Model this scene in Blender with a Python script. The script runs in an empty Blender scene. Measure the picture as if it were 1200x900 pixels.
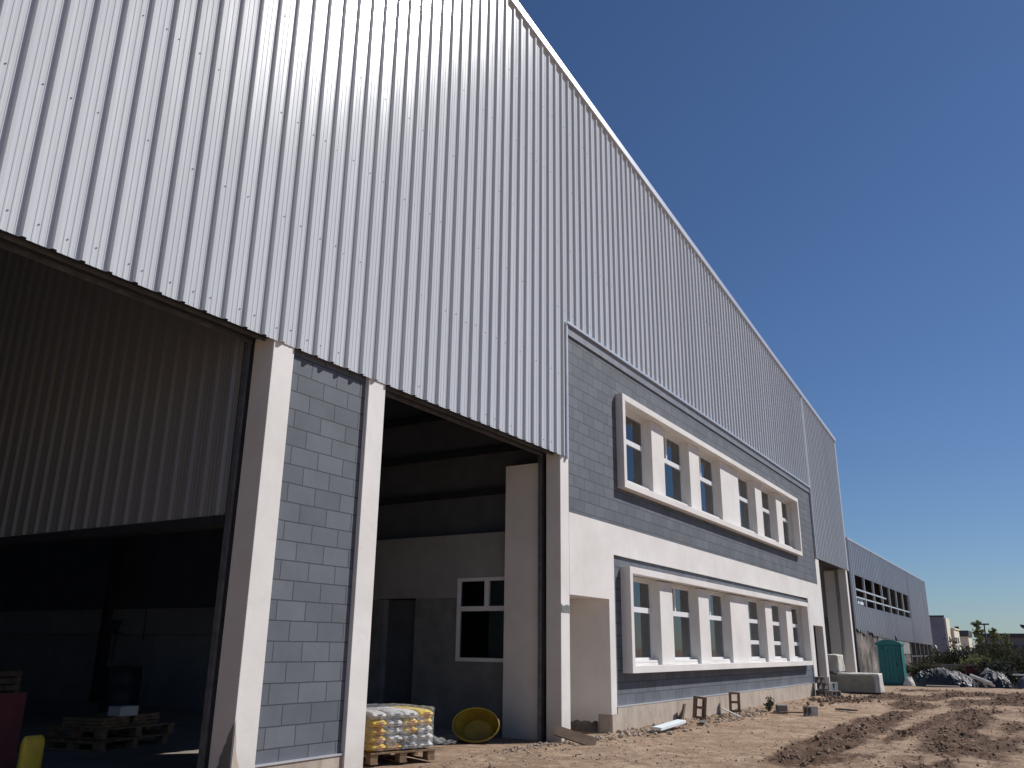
import bpy, bmesh, math, random
import numpy as np
from mathutils import Vector, Matrix, noise
R = math.radians
S = bpy.context.scene
C = S.collection
rnd = random.Random(7)

# ------------------------------------------------------------------ camera
cd = bpy.data.cameras.new('camera'); cam = bpy.data.objects.new('camera', cd); C.objects.link(cam)
_r = Vector((0.52473858, -0.85117825, 0.01204191)); _f = Vector((0.81019657, 0.50371473, 0.29975489))
_u = _r.cross(_f)
M4 = Matrix.Identity(4)
for i in range(3):
    M4[i][0] = _r[i]; M4[i][1] = _u[i]; M4[i][2] = -_f[i]
M4[0][3], M4[1][3], M4[2][3] = 0.0, -6.56, 1.32
cam.matrix_world = M4
cd.sensor_width = 36; cd.lens = 36 * 981.19 / 1200; cd.clip_start = 0.05; cd.clip_end = 6000
S.camera = cam

# ------------------------------------------------------------------ sky and sun
SUN = Vector((1.2, -1.0, 1.45)).normalized()
EL = math.asin(SUN.z); AZ = math.atan2(SUN.x, SUN.y)
w = bpy.data.worlds.new('World'); S.world = w; w.use_nodes = True
wn = w.node_tree.nodes; wl = w.node_tree.links
sky = wn.new('ShaderNodeTexSky'); sky.sky_type = 'NISHITA'; sky.sun_disc = False
sky.sun_elevation = EL; sky.sun_rotation = AZ
sky.altitude = 0; sky.air_density = 1.0; sky.dust_density = 0.15; sky.ozone_density = 3.5
bg = wn['Background']; bg.inputs['Strength'].default_value = 0.055
hs = wn.new('ShaderNodeMix'); hs.data_type = 'RGBA'; hs.blend_type = 'MULTIPLY'; hs.inputs[0].default_value = 1
hs.inputs[7].default_value = (.80, .97, 1.22, 1); wl.new(sky.outputs[0], hs.inputs[6]); wl.new(hs.outputs[2], bg.inputs['Color'])
sd = bpy.data.lights.new('sun', 'SUN'); sd.energy = 4.6; sd.angle = R(0.53); sd.color = (1.0, 0.962, 0.925)
so = bpy.data.objects.new('sun', sd); C.objects.link(so)
so.rotation_euler = SUN.to_track_quat('Z', 'Y').to_euler()
S.view_settings.view_transform = 'Standard'; S.view_settings.look = 'None'
S.view_settings.exposure = 0.0; S.view_settings.gamma = 1.0
S.view_settings.use_curve_mapping = False
S.cycles.max_bounces = 7; S.cycles.diffuse_bounces = 6; S.cycles.transparent_max_bounces = 12
S.cycles.use_denoising = True
S.cycles.sample_clamp_indirect = 6

# ------------------------------------------------------------------ materials
def mat(name, base=(.5, .5, .5), rough=.7, metal=0.0, spec=.5):
    m = bpy.data.materials.new(name); m.use_nodes = True
    n = m.node_tree; b = n.nodes['Principled BSDF']
    b.inputs['Base Color'].default_value = (*base, 1); b.inputs['Roughness'].default_value = rough
    b.inputs['Metallic'].default_value = metal; b.inputs['Specular IOR Level'].default_value = spec
    return m, n, b
def nd(n, t, **k):
    o = n.nodes.new(t)
    for a, v in k.items(): setattr(o, a, v)
    return o
def coords(n):
    return nd(n, 'ShaderNodeTexCoord').outputs['Object']
def noi(n, vec, scale, detail=5, rough=.6, dist=0):
    t = nd(n, 'ShaderNodeTexNoise'); t.inputs['Scale'].default_value = scale
    t.inputs['Detail'].default_value = detail; t.inputs['Roughness'].default_value = rough
    t.inputs['Distortion'].default_value = dist
    if vec is not None: n.links.new(vec, t.inputs['Vector'])
    return t.outputs['Fac']
def ramp(n, fac, stops):
    r = nd(n, 'ShaderNodeValToRGB'); e = r.color_ramp.elements
    while len(e) < len(stops): e.new(.5)
    for i, (p, c) in enumerate(stops):
        e[i].position = p; e[i].color = (*c, 1) if len(c) == 3 else c
    n.links.new(fac, r.inputs['Fac']); return r.outputs['Color']
def mixc(n, fac, a, b, mode='MIX'):
    m = nd(n, 'ShaderNodeMix', data_type='RGBA', blend_type=mode)
    for s, v in ((m.inputs[0], fac), (m.inputs[6], a), (m.inputs[7], b)):
        if hasattr(v, 'node'): n.links.new(v, s)
        elif isinstance(v, (int, float)): s.default_value = v
        else: s.default_value = (*v, 1)
    return m.outputs[2]
def mathn(n, op, a, b=0.0, c=None):
    m = nd(n, 'ShaderNodeMath', operation=op)
    for i, v in enumerate((a, b) if c is None else (a, b, c)):
        if hasattr(v, 'node'): n.links.new(v, m.inputs[i])
        else: m.inputs[i].default_value = v
    return m.outputs[0]
def bump(n, b, h, strength=.3, dist=.02, prev=None):
    k = nd(n, 'ShaderNodeBump'); k.inputs['Strength'].default_value = strength; k.inputs['Distance'].default_value = dist
    n.links.new(h, k.inputs['Height'])
    if prev is not None: n.links.new(prev, k.inputs['Normal'])
    n.links.new(k.outputs[0], b.inputs['Normal']); return k.outputs[0]
def speck(name, a, b_, scale=6, rough=.8, metal=0.0, bs=.15, bd=.01, spec=.4, lo=.35, hi=.65, fine=60):
    m, n, b = mat(name, a, rough, metal, spec); v = coords(n)
    c = ramp(n, noi(n, v, scale, 6), [(lo, a), (hi, b_)])
    n.links.new(c, b.inputs['Base Color'])
    if bs: bump(n, b, noi(n, v, fine, 3), bs, bd)
    return m

def white_paint():
    m, n, b = mat('white_masonry_paint', (.7, .68, .65), .85, 0, .3); v = coords(n)
    f1 = noi(n, v, .9, 6, .65); c = ramp(n, f1, [(.3, (.66, .635, .60)), (.62, (.77, .75, .72))])
    mp = nd(n, 'ShaderNodeMapping'); mp.inputs['Scale'].default_value = (9, 9, .7); n.links.new(v, mp.inputs['Vector'])
    st = ramp(n, noi(n, mp.outputs[0], 1.2, 5, .7), [(.60, (0, 0, 0)), (.74, (1, 1, 1))])
    c = mixc(n, mathn(n, 'MULTIPLY', st, .22), c, (.52, .48, .43))
    # splash of soil near the ground
    sx = nd(n, 'ShaderNodeSeparateXYZ'); n.links.new(v, sx.inputs[0])
    d = mathn(n, 'SUBTRACT', .42, sx.outputs['Z']); d = mathn(n, 'MULTIPLY', d, 1.8)
    d = mathn(n, 'MULTIPLY', d, noi(n, v, 7, 6, .7)); cl = nd(n, 'ShaderNodeClamp'); n.links.new(d, cl.inputs[0])
    c = mixc(n, cl.outputs[0], c, (.36, .29, .22))
    pt = ramp(n, noi(n, v, 2.3, 7, .75, .6), [(.56, (0, 0, 0)), (.63, (1, 1, 1))])
    c = mixc(n, mathn(n, 'MULTIPLY', pt, .16), c, (.56, .54, .52))
    n.links.new(c, b.inputs['Base Color'])
    p = bump(n, b, noi(n, v, 3.2, 5, .6, .8), .16, .02)
    bump(n, b, noi(n, v, 45, 4, .6), .25, .004, p); return m
def block_paint():
    m, n, b = mat('grey_painted_block', (.13, .14, .155), .75, 0, .35); v = coords(n)
    sx = nd(n, 'ShaderNodeSeparateXYZ'); n.links.new(v, sx.inputs[0])
    cx = nd(n, 'ShaderNodeCombineXYZ'); n.links.new(sx.outputs['X'], cx.inputs[0])
    zz = mathn(n, 'SUBTRACT', sx.outputs['Z'], .35); n.links.new(zz, cx.inputs[1])
    # a little wander so the joints are not ruled lines
    wob = nd(n, 'ShaderNodeTexNoise'); wob.inputs['Scale'].default_value = 3.0; n.links.new(v, wob.inputs['Vector'])
    vm = nd(n, 'ShaderNodeVectorMath', operation='MULTIPLY_ADD'); n.links.new(wob.outputs['Color'], vm.inputs[0])
    vm.inputs[1].default_value = (.012, .008, 0); n.links.new(cx.outputs[0], vm.inputs[2])
    br = nd(n, 'ShaderNodeTexBrick'); br.offset = .5
    br.inputs['Scale'].default_value = 1; br.inputs['Brick Width'].default_value = .4; br.inputs['Row Height'].default_value = .2
    br.inputs['Mortar Size'].default_value = .0068; br.inputs['Mortar Smooth'].default_value = .35
    br.inputs['Color1'].default_value = (.104, .116, .137, 1); br.inputs['Color2'].default_value = (.138, .152, .176, 1)
    br.inputs['Mortar'].default_value = (.058, .064, .076, 1); br.inputs['Bias'].default_value = -.1
    n.links.new(vm.outputs[0], br.inputs['Vector'])
    c = mixc(n, .35, br.outputs['Color'], ramp(n, noi(n, v, 2.5, 6, .7), [(.3, (.35, .35, .35)), (.7, (.65, .65, .65))]), 'OVERLAY')
    n.links.new(c, b.inputs['Base Color'])
    inv = mathn(n, 'SUBTRACT', 1.0, br.outputs['Fac'])
    p = bump(n, b, inv, .9, .012)
    bump(n, b, noi(n, v, 90, 3, .7), .35, .004, p); return m
def cladding_mat(name, base, metal=.55, rough=.42):
    m, n, b = mat(name, base, rough, metal, .32); v = coords(n)
    sx = nd(n, 'ShaderNodeSeparateXYZ'); n.links.new(v, sx.inputs[0])
    f = mathn(n, 'FLOOR', mathn(n, 'DIVIDE', sx.outputs['X'], 1.012))
    wnz = nd(n, 'ShaderNodeTexWhiteNoise', noise_dimensions='1D'); n.links.new(f, wnz.inputs['W'])
    mp = nd(n, 'ShaderNodeMapping'); mp.inputs['Scale'].default_value = (5, 5, .25); n.links.new(v, mp.inputs['Vector'])
    s = noi(n, mp.outputs[0], 2.2, 5, .65)
    t = mathn(n, 'MULTIPLY_ADD', wnz.outputs[0], .06, mathn(n, 'MULTIPLY', s, .16))
    t = mathn(n, 'ADD', t, .86)
    c = mixc(n, 1.0, base, (1, 1, 1), 'MULTIPLY')
    vmx = nd(n, 'ShaderNodeVectorMath', operation='SCALE'); n.links.new(c, vmx.inputs[0]); n.links.new(t, vmx.inputs['Scale'])
    n.links.new(vmx.outputs[0], b.inputs['Base Color'])
    r2 = mathn(n, 'MULTIPLY_ADD', s, .12, rough - .06); n.links.new(r2, b.inputs['Roughness'])
    mp2 = nd(n, 'ShaderNodeMapping'); mp2.inputs['Scale'].default_value = (1.6, 1.6, .22); n.links.new(v, mp2.inputs['Vector'])
    bump(n, b, noi(n, mp2.outputs[0], 1.0, 2, .4), .07, .03)
    return m
def plinth_mat():
    m, n, b = mat('bare_cement', (.3, .25, .2), .9, 0, .25); v = coords(n)
    c = ramp(n, noi(n, v, 1.6, 7, .7), [(.3, (.34, .285, .235)), (.5, (.46, .39, .325)), (.7, (.52, .455, .38))])
    mp = nd(n, 'ShaderNodeMapping'); mp.inputs['Scale'].default_value = (7, 7, 1.0); n.links.new(v, mp.inputs['Vector'])
    st = ramp(n, noi(n, mp.outputs[0], 1.1, 4), [(.5, (0, 0, 0)), (.7, (1, 1, 1))])
    c = mixc(n, mathn(n, 'MULTIPLY', st, .4), c, (.17, .14, .115)); n.links.new(c, b.inputs['Base Color'])
    bump(n, b, noi(n, v, 25, 6, .7), .5, .012); return m
def ground_mat():
    m, n, b = mat('bare_earth', (.3, .2, .13), .95, 0, .15); v = coords(n)
    at = nd(n, 'ShaderNodeAttribute', attribute_name='mud_shade')
    big = noi(n, v, .55, 6, .65); mid = noi(n, v, 3.5, 7, .72); fine = noi(n, v, 26, 6, .7)
    c = ramp(n, big, [(.30, (.43, .30, .205)), (.5, (.51, .37, .26)), (.68, (.58, .445, .33))])
    c = mixc(n, ramp(n, noi(n, v, 1.3, 7, .75, .5), [(.46, (0, 0, 0)), (.60, (.8, .8, .8))]), c, (.29, .195, .13))
    c = mixc(n, ramp(n, mid, [(.42, (0, 0, 0)), (.60, (.8, .8, .8))]), c, (.31, .21, .14))
    c = mixc(n, ramp(n, noi(n, v, 9, 6, .75), [(.50, (0, 0, 0)), (.66, (.75, .75, .75))]), c, (.19, .130, .09))
    c = mixc(n, ramp(n, fine, [(.55, (0, 0, 0)), (.72, (.8, .8, .8))]), c, (.17, .115, .078))
    c = mixc(n, ramp(n, noi(n, v, 19, 4, .6), [(.64, (0, 0, 0)), (.70, (.7, .7, .7))]), c, (.50, .43, .35))
    mud_shade_col = ramp(n, noi(n, v, 5, 6, .7), [(.3, (.070, .042, .030)), (.55, (.15, .095, .065)), (.75, (.27, .185, .13))])  # dark mud tone that also holds the shadow among churned clods
    k = mathn(n, 'MULTIPLY_ADD', mid, 1.1, mathn(n, 'SUBTRACT', mathn(n, 'MULTIPLY', at.outputs['Fac'], 1.5), .72))
    cl = nd(n, 'ShaderNodeClamp'); n.links.new(mathn(n, 'MULTIPLY', k, 2.2), cl.inputs[0])
    c = mixc(n, mathn(n, 'MULTIPLY', cl.outputs[0], mathn(n, 'GREATER_THAN', at.outputs['Fac'], .02)), c, mud_shade_col)
    n.links.new(c, b.inputs['Base Color'])
    h = mathn(n, 'ADD', mathn(n, 'MULTIPLY', mid, .7), mathn(n, 'MULTIPLY', fine, .35))
    p = bump(n, b, h, 1.0, .08); bump(n, b, noi(n, v, 110, 4, .7), .5, .01, p); return m
def glass_mat(name, tint=(.55, .6, .62), boost=.05):
    m = bpy.data.materials.new(name); m.use_nodes = True; n = m.node_tree; n.nodes.remove(n.nodes['Principled BSDF'])
    fr = nd(n, 'ShaderNodeFresnel'); fr.inputs['IOR'].default_value = 1.6
    f = mathn(n, 'MULTIPLY_ADD', fr.outputs[0], 1.15, boost)
    tr = nd(n, 'ShaderNodeBsdfTransparent'); tr.inputs[0].default_value = (*tint, 1)
    gl = nd(n, 'ShaderNodeBsdfGlossy'); gl.inputs['Roughness'].default_value = .015; gl.inputs[0].default_value = (.9, .93, .95, 1)
    mx = nd(n, 'ShaderNodeMixShader'); n.links.new(f, mx.inputs[0]); n.links.new(tr.outputs[0], mx.inputs[1]); n.links.new(gl.outputs[0], mx.inputs[2])
    n.links.new(mx.outputs[0], n.nodes['Material Output'].inputs[0]); return m
def wrap_mat():
    m = bpy.data.materials.new('clear_film'); m.use_nodes = True; n = m.node_tree; b = n.nodes['Principled BSDF']
    b.inputs['Base Color'].default_value = (.75, .77, .78, 1); b.inputs['Roughness'].default_value = .22
    tr = nd(n, 'ShaderNodeBsdfTransparent'); mx = nd(n, 'ShaderNodeMixShader'); v = coords(n)
    f = ramp(n, noi(n, v, 9, 5, .7, 1.2), [(.44, (.08, .08, .08)), (.70, (.5, .5, .5))])
    n.links.new(f, mx.inputs[0]); n.links.new(tr.outputs[0], mx.inputs[1]); n.links.new(b.outputs[0], mx.inputs[2])
    bump(n, b, noi(n, v, 14, 4, .6, 1.5), .8, .03)
    n.links.new(mx.outputs[0], n.nodes['Material Output'].inputs[0]); return m
def leaf_mat(name, a, b_):
    m, n, b = mat(name, a, .85, 0, .1)
    g = nd(n, 'ShaderNodeNewGeometry'); c = ramp(n, g.outputs['Random Per Island'], [(0, a), (1, b_)])
    n.links.new(c, b.inputs['Base Color'])
    t = nd(n, 'ShaderNodeBsdfTranslucent'); n.links.new(c, t.inputs[0]); mx = nd(n, 'ShaderNodeMixShader'); mx.inputs[0].default_value = .3
    n.links.new(b.outputs[0], mx.inputs[1]); n.links.new(t.outputs[0], mx.inputs[2]); n.links.new(mx.outputs[0], n.nodes['Material Output'].inputs[0]); return m

M = dict(
    white=white_paint(), block=block_paint(), plinth=plinth_mat(), ground=ground_mat(),
    clad=cladding_mat('aluzinc_sheet', (.615, .635, .65), .10, .165),
    clad_far=cladding_mat('dusty_aluzinc_sheet', (.58, .60, .64), .45, .30),
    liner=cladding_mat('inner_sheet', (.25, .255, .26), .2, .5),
    trim=speck('folded_flashing', (.60, .62, .66), (.68, .70, .74), 4, .35, .5, 0),
    darktrim=speck('shaded_flashing', (.20, .21, .23), (.26, .27, .29), 5, .5, .3, 0),  # darker copy of the flashing, shade under the drip put into its colour
    steel=speck('primed_steel', (.022, .024, .028), (.038, .040, .046), 5, .6, .2, .1),
    rail=speck('galvanised_rail', (.13, .135, .15), (.21, .215, .23), 8, .5, .5, 0),
    inner=speck('inner_plaster', (.27, .27, .27), (.34, .34, .335), 1.5, .9, 0, .2, .01),
    rear=speck('rear_sheeting', (.24, .24, .235), (.32, .31, .30), 2, .8, 0, 0),
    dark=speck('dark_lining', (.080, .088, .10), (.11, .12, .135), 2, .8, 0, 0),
    pvc=speck('white_window_profile', (.74, .75, .76), (.80, .81, .82), 3, .35, 0, 0, spec=.5),
    glass=glass_mat('window_glass'), 
    screw=mat('screw_head', (.12, .12, .125), .5, .4)[0],
    cement=speck('cement_render', (.16, .165, .16), (.24, .24, .235), 2.5, .9, 0, .3, .01),
    slab=speck('dusty_slab', (.24, .21, .18), (.32, .29, .25), 1.4, .9, 0, .3, .01),
    room=speck('room_plaster', (.30, .30, .30), (.36, .36, .36), 2, .9, 0, 0),
    film=wrap_mat(),
    yellow=speck('yellow_sack_paper', (.78, .55, .045), (.66, .47, .07), 14, .6, 0, .4, .01, fine=30),
    paper=speck('white_sack_paper', (.70, .69, .66), (.58, .57, .55), 12, .6, 0, .4, .01, fine=30),
    greysack=speck('grey_sack_paper', (.36, .36, .36), (.50, .49, .46), 12, .6, 0, .4, .01, fine=30),
    ink=mat('sack_print', (.06, .07, .12), .6)[0], red_ink=mat('sack_print_red', (.45, .05, .04), .6)[0],
    wood=speck('weathered_wood', (.30, .20, .12), (.17, .11, .065), 9, .85, 0, .3, .01),
    redwood=speck('red_brown_wood', (.14, .05, .03), (.20, .075, .045), 9, .8, 0, .3, .01),
    plywood=speck('shuttering_board', (.13, .09, .06), (.20, .14, .10), 5, .8, 0, .2, .01),
    tub=speck('yellow_plastic', (.34, .26, .035), (.22, .17, .03), 3, .5, 0, .1),
    redboard=speck('red_board', (.085, .018, .020), (.06, .014, .017), 3, .7, 0, .1),
    teal=speck('teal_plastic', (.007, .15, .155), (.010, .18, .185), 1.5, .45, 0, .1),
    tealdark=speck('dark_teal_plastic', (.004, .06, .06), (.006, .08, .078), 1.5, .5, 0, 0),
    roofwhite=speck('translucent_roof_plastic', (.30, .42, .40), (.36, .48, .46), 2, .5, 0, 0),
    dull=speck('dull_sheeting', (.46, .44, .40), (.30, .285, .26), 3, .7, 0, .6, .03, fine=9),
    tarp=speck('cream_tarpaulin', (.62, .60, .54), (.50, .47, .41), 3, .6, 0, .6, .03, fine=9),
    greytarp=speck('grey_netting', (.22, .22, .19), (.30, .29, .25), 4, .8, 0, .5, .02, fine=14),
    blackfilm=speck('black_plastic', (.010, .012, .016), (.022, .024, .03), 3, .38, 0, .8, .05, fine=5, spec=.5),
    bluefilm=speck('blue_grey_tarpaulin', (.06, .075, .12), (.09, .11, .17), 3, .5, 0, .6, .04, fine=6),
    concrete=speck('grey_concrete_block', (.20, .185, .18), (.28, .26, .25), 9, .9, 0, .5, .01),
    clay=speck('brown_hollow_block', (.17, .11, .075), (.25, .17, .12), 9, .9, 0, .4, .008),
    styro=speck('pale_foam_board', (.66, .74, .76), (.74, .80, .82), 5, .7, 0, .1),
    rubble=speck('broken_masonry', (.050, .045, .044), (.34, .29, .25), .8, .95, 0, .8, .05, lo=.42, hi=.7, fine=7),
    stone=speck('pebble', (.30, .24, .18), (.46, .39, .32), 2.0, .9, 0, 0),
    clod=speck('soil_clod', (.15, .10, .07), (.30, .215, .15), 2.0, .95, 0, 0),
    bark=speck('bark', (.10, .08, .06), (.16, .13, .10), 8, .9, 0, .4, .02),
    leafA=leaf_mat('leaf_olive', (.030, .036, .022), (.075, .078, .046)),
    leafB=leaf_mat('leaf_grey_green', (.034, .040, .034), (.075, .082, .064)),
    leafC=leaf_mat('leaf_yellow_green', (.14, .17, .07), (.26, .28, .14)),
    fgrey=speck('grey_panel_wall', (.19, .20, .26), (.24, .25, .31), .6, .8, 0, 0),
    fcream=speck('cream_wall', (.66, .62, .50), (.74, .70, .58), .5, .8, 0, 0),
    fdark=speck('dark_roofing', (.040, .044, .055), (.065, .07, .08), .4, .7, 0, 0),
    flong=speck('dull_wall', (.17, .17, .18), (.23, .23, .24), .3, .8, 0, 0),
    cable=mat('cable', (.03, .03, .03), .6)[0],
)

# ------------------------------------------------------------------ mesh helpers
class MB:
    def __init__(s): s.v = []; s.f = []; s.mi = []; s.cur = 0; s.sm = False; s.smf = []
    def poly(s, pts, idx):
        b = len(s.v); s.v += [tuple(p) for p in pts]
        for f in idx: s.f.append([b + i for i in f]); s.mi.append(s.cur); s.smf.append(s.sm)
    def box(s, x0, x1, y0, y1, z0, z1):
        if x0 > x1: x0, x1 = x1, x0
        if y0 > y1: y0, y1 = y1, y0
        if z0 > z1: z0, z1 = z1, z0
        s.poly([(x0, y0, z0), (x1, y0, z0), (x1, y1, z0), (x0, y1, z0), (x0, y0, z1), (x1, y0, z1), (x1, y1, z1), (x0, y1, z1)],
               [(0, 3, 2, 1), (4, 5, 6, 7), (0, 1, 5, 4), (1, 2, 6, 5), (2, 3, 7, 6), (3, 0, 4, 7)]); return s
    def rbox(s, c, sz, rot=(0, 0, 0)):
        from mathutils import Euler
        m = Euler(rot).to_matrix(); c = Vector(c); h = [k / 2 for k in sz]
        P = [c + m @ Vector((a * h[0], b * h[1], d * h[2])) for a, b, d in
             ((-1, -1, -1), (1, -1, -1), (1, 1, -1), (-1, 1, -1), (-1, -1, 1), (1, -1, 1), (1, 1, 1), (-1, 1, 1))]
        s.poly(P, [(0, 3, 2, 1), (4, 5, 6, 7), (0, 1, 5, 4), (1, 2, 6, 5), (2, 3, 7, 6), (3, 0, 4, 7)]); return s
    def tube(s, pts, rad, n=8, cap=True):
        pts = [Vector(p) for p in pts]; rings = []
        if not hasattr(rad, '__len__'): rad = [rad] * len(pts)
        prev = None; b = len(s.v)
        for i, p in enumerate(pts):
            d = (pts[min(i + 1, len(pts) - 1)] - pts[max(i - 1, 0)]).normalized()
            a = Vector((0, 0, 1)) if abs(d.z) < .9 else Vector((1, 0, 0))
            if prev is not None: a = prev
            x = (a - d * a.dot(d)).normalized(); y = d.cross(x); prev = x
            for k in range(n):
                t = 2 * math.pi * k / n; s.v.append(tuple(p + (x * math.cos(t) + y * math.sin(t)) * rad[i]))
        for i in range(len(pts) - 1):
            for k in range(n):
                a0 = b + i * n + k; a1 = b + i * n + (k + 1) % n
                s.f.append([a0, a1, a1 + n, a0 + n]); s.mi.append(s.cur); s.smf.append(True)
        if cap:
            s.f.append([b + k for k in range(n)][::-1]); s.f.append([b + (len(pts) - 1) * n + k for k in range(n)])
            s.mi += [s.cur] * 2; s.smf += [False] * 2
        return s
    def grid(s, fn, nu, nv, smooth=True):
        b = len(s.v)
        for j in range(nv + 1):
            for i in range(nu + 1): s.v.append(tuple(fn(i / nu, j / nv)))
        for j in range(nv):
            for i in range(nu):
                a = b + j * (nu + 1) + i; s.f.append([a, a + 1, a + nu + 2, a + nu + 1]); s.mi.append(s.cur); s.smf.append(smooth)
        return s
    def build(s, name, m, parent=None, loc=None, bevel=0):
        me = bpy.data.meshes.new(name)
        v = s.v
        if loc is not None: v = [(a - loc[0], b - loc[1], c - loc[2]) for a, b, c in v]
        me.from_pydata(v, [], s.f)
        for k in (m if isinstance(m, (list, tuple)) else [m]): me.materials.append(k)
        me.polygons.foreach_set('material_index', s.mi); me.polygons.foreach_set('use_smooth', s.smf)
        me.update(); o = bpy.data.objects.new(name, me); C.objects.link(o)
        if loc is not None: o.location = loc
        if parent is not None: o.parent = parent
        if bevel:
            bv = o.modifiers.new('bevel', 'BEVEL'); bv.width = bevel; bv.segments = 2; bv.limit_method = 'ANGLE'
        return o
def tag(o, label=None, cat=None, group=None, kind=None):
    if label: o['label'] = label
    if cat: o['category'] = cat
    if group: o['group'] = group
    if kind: o['kind'] = kind
    return o
def empty(name, loc, label, cat, group=None, rz=0):
    o = bpy.data.objects.new(name, None); C.objects.link(o); o.location = loc; o.rotation_euler = (0, 0, rz)
    o.empty_display_size = .2
    return tag(o, label, cat, group)
def dup(root, loc, rz=None, label=None, group=None):
    r = root.copy(); C.objects.link(r); r.location = loc
    if rz is not None: r.rotation_euler = (0, 0, rz)
    if label: r['label'] = label
    if group: r['group'] = group
    for ch in list(root.children):
        c = ch.copy(); C.objects.link(c); c.parent = r
        for g in ch.children:
            d = g.copy(); C.objects.link(d); d.parent = c
    return r
def fbm(x, y, sc, o=4, z=0.0):
    return noise.fractal(Vector((x * sc, y * sc, z)), .6, 2.1, o)

# ------------------------------------------------------------------ ground
def rut(x, y):
    a = 0
    for yc, wd, x0, x1, am in ((-3.40 - .22 * math.sin(x * .21), .42, 11.2, 38, 1.15), (-4.95 + .15 * math.sin(x * .35), .50, 10.0, 36, 1.15),
                               (-4.2 - .1 * math.sin(x * .3), .20, 12, 30, .75), (-5.7, .35, 13, 40, .55), (-2.7, .25, 24, 38, .7)):
        g = math.exp(-((y - yc) / wd) ** 2)
        e = min(1, max(0, (x - x0) / 1.2)) * min(1, max(0, (x1 - x) / 3))
        a = max(a, g * e * am)
    f = min(1, max(0, (x - 25) / 4)) * min(1, max(0, (39 - x) / 3)) * min(1, max(0, (-.8 - y) / .8))
    a = max(a, f * .62)
    return min(1.0, a * max(0, min(1.25, .72 + 1.1 * fbm(x * .35, y * 1.3, .8, 4, 4.0))))
def base_h(x, y):
    h = -.05
    if x > 36: 
        t = min(1, (x - 36) / 14); h -= .30 * t * t * (3 - 2 * t)
    return h
def gh(x, y):
    h = base_h(x, y)
    inside = y > -.02 and -7 < x < 36.3 and y < 27
    if abs(x) > 300 or abs(y) > 200: return h
    k = .25 if inside else 1.0
    h += k * (.030 * fbm(x, y, .35, 3) + .016 * fbm(x, y, 1.6, 4, 2.0))
    if -8 < y < .3 and 5 < x < 45:
        r = rut(x, y)
        h += r * (.07 * fbm(x, y, 2.2, 4, 7.0) + .075 * abs(fbm(x, y, 6.5, 3, 5.0)) - .045)
        # small bank of loose soil against the wall
        if y < .0 : h += .05 * math.exp(-((y + .25) / .35) ** 2) * max(0, .4 + fbm(x, y, 1.1, 3, 9.0))
    return h if not inside else min(h, -.015)
def lines(segs):
    out = []
    for a, b, n in segs:
        out += [a + (b - a) * i / n for i in range(n)]
    return out + [segs[-1][1]]
xs = [-2500, -800, -250, -80, -30, -12] + lines([(-6, 6, 30)])
x = 6.1
while x < 70: xs.append(x); x += max(.055, .0052 * x)
xs += [76, 85, 100, 130, 180, 260, 400, 700, 1400, 3000]
ys = [-2500, -900, -300, -120, -60, -35, -20, -14, -11] + lines([(-9, -7, 8), (-7, .4, 120), (.4, 6, 28)]) + [8, 11, 16, 24, 40, 80, 200, 600, 2500]
nx, ny = len(xs), len(ys)
V = []; mo = []
for yy in ys:
    for xx in xs:
        V.append((xx, yy, gh(xx, yy))); mo.append(rut(xx, yy) if (-8 < yy < .3 and 5 < xx < 45) else 0.0)
F = [(j * nx + i, j * nx + i + 1, (j + 1) * nx + i + 1, (j + 1) * nx + i) for j in range(ny - 1) for i in range(nx - 1)]
me = bpy.data.meshes.new('ground'); me.from_pydata(V, [], F); me.materials.append(M['ground'])
a = me.attributes.new('mud_shade', 'FLOAT', 'POINT'); a.data.foreach_set('value', mo)
me.polygons.foreach_set('use_smooth', [True] * len(F)); me.update()
go = bpy.data.objects.new('ground', me); C.objects.link(go); tag(go, kind='structure')

# ------------------------------------------------------------------ warehouse
W = empty('warehouse', (18, 0, 0), 'long silver corrugated warehouse with grey block office front and white window surrounds', 'building')
def part(mb, name, m, parent=None, bevel=0, label=None):
    o = mb.build(name, m, None, loc=(0, 0, 0), bevel=bevel)
    p = parent or W; o.parent = p
    o.matrix_parent_inverse = p_inv(p)
    if label: o['label'] = label
    return o
def p_inv(p):
    m = Matrix.Identity(4); q = p
    while q is not None:
        m = Matrix.Translation(q.location) @ q.rotation_euler.to_matrix().to_4x4() @ (q.matrix_parent_inverse if q.parent else Matrix.Identity(4)) if False else m
        q = q.parent
    return Matrix.Translation(p.location).inverted() if p.parent is None else Matrix.Identity(4)
def roofz(x): return 12.37 - .1004 * (x - 10.33)

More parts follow.
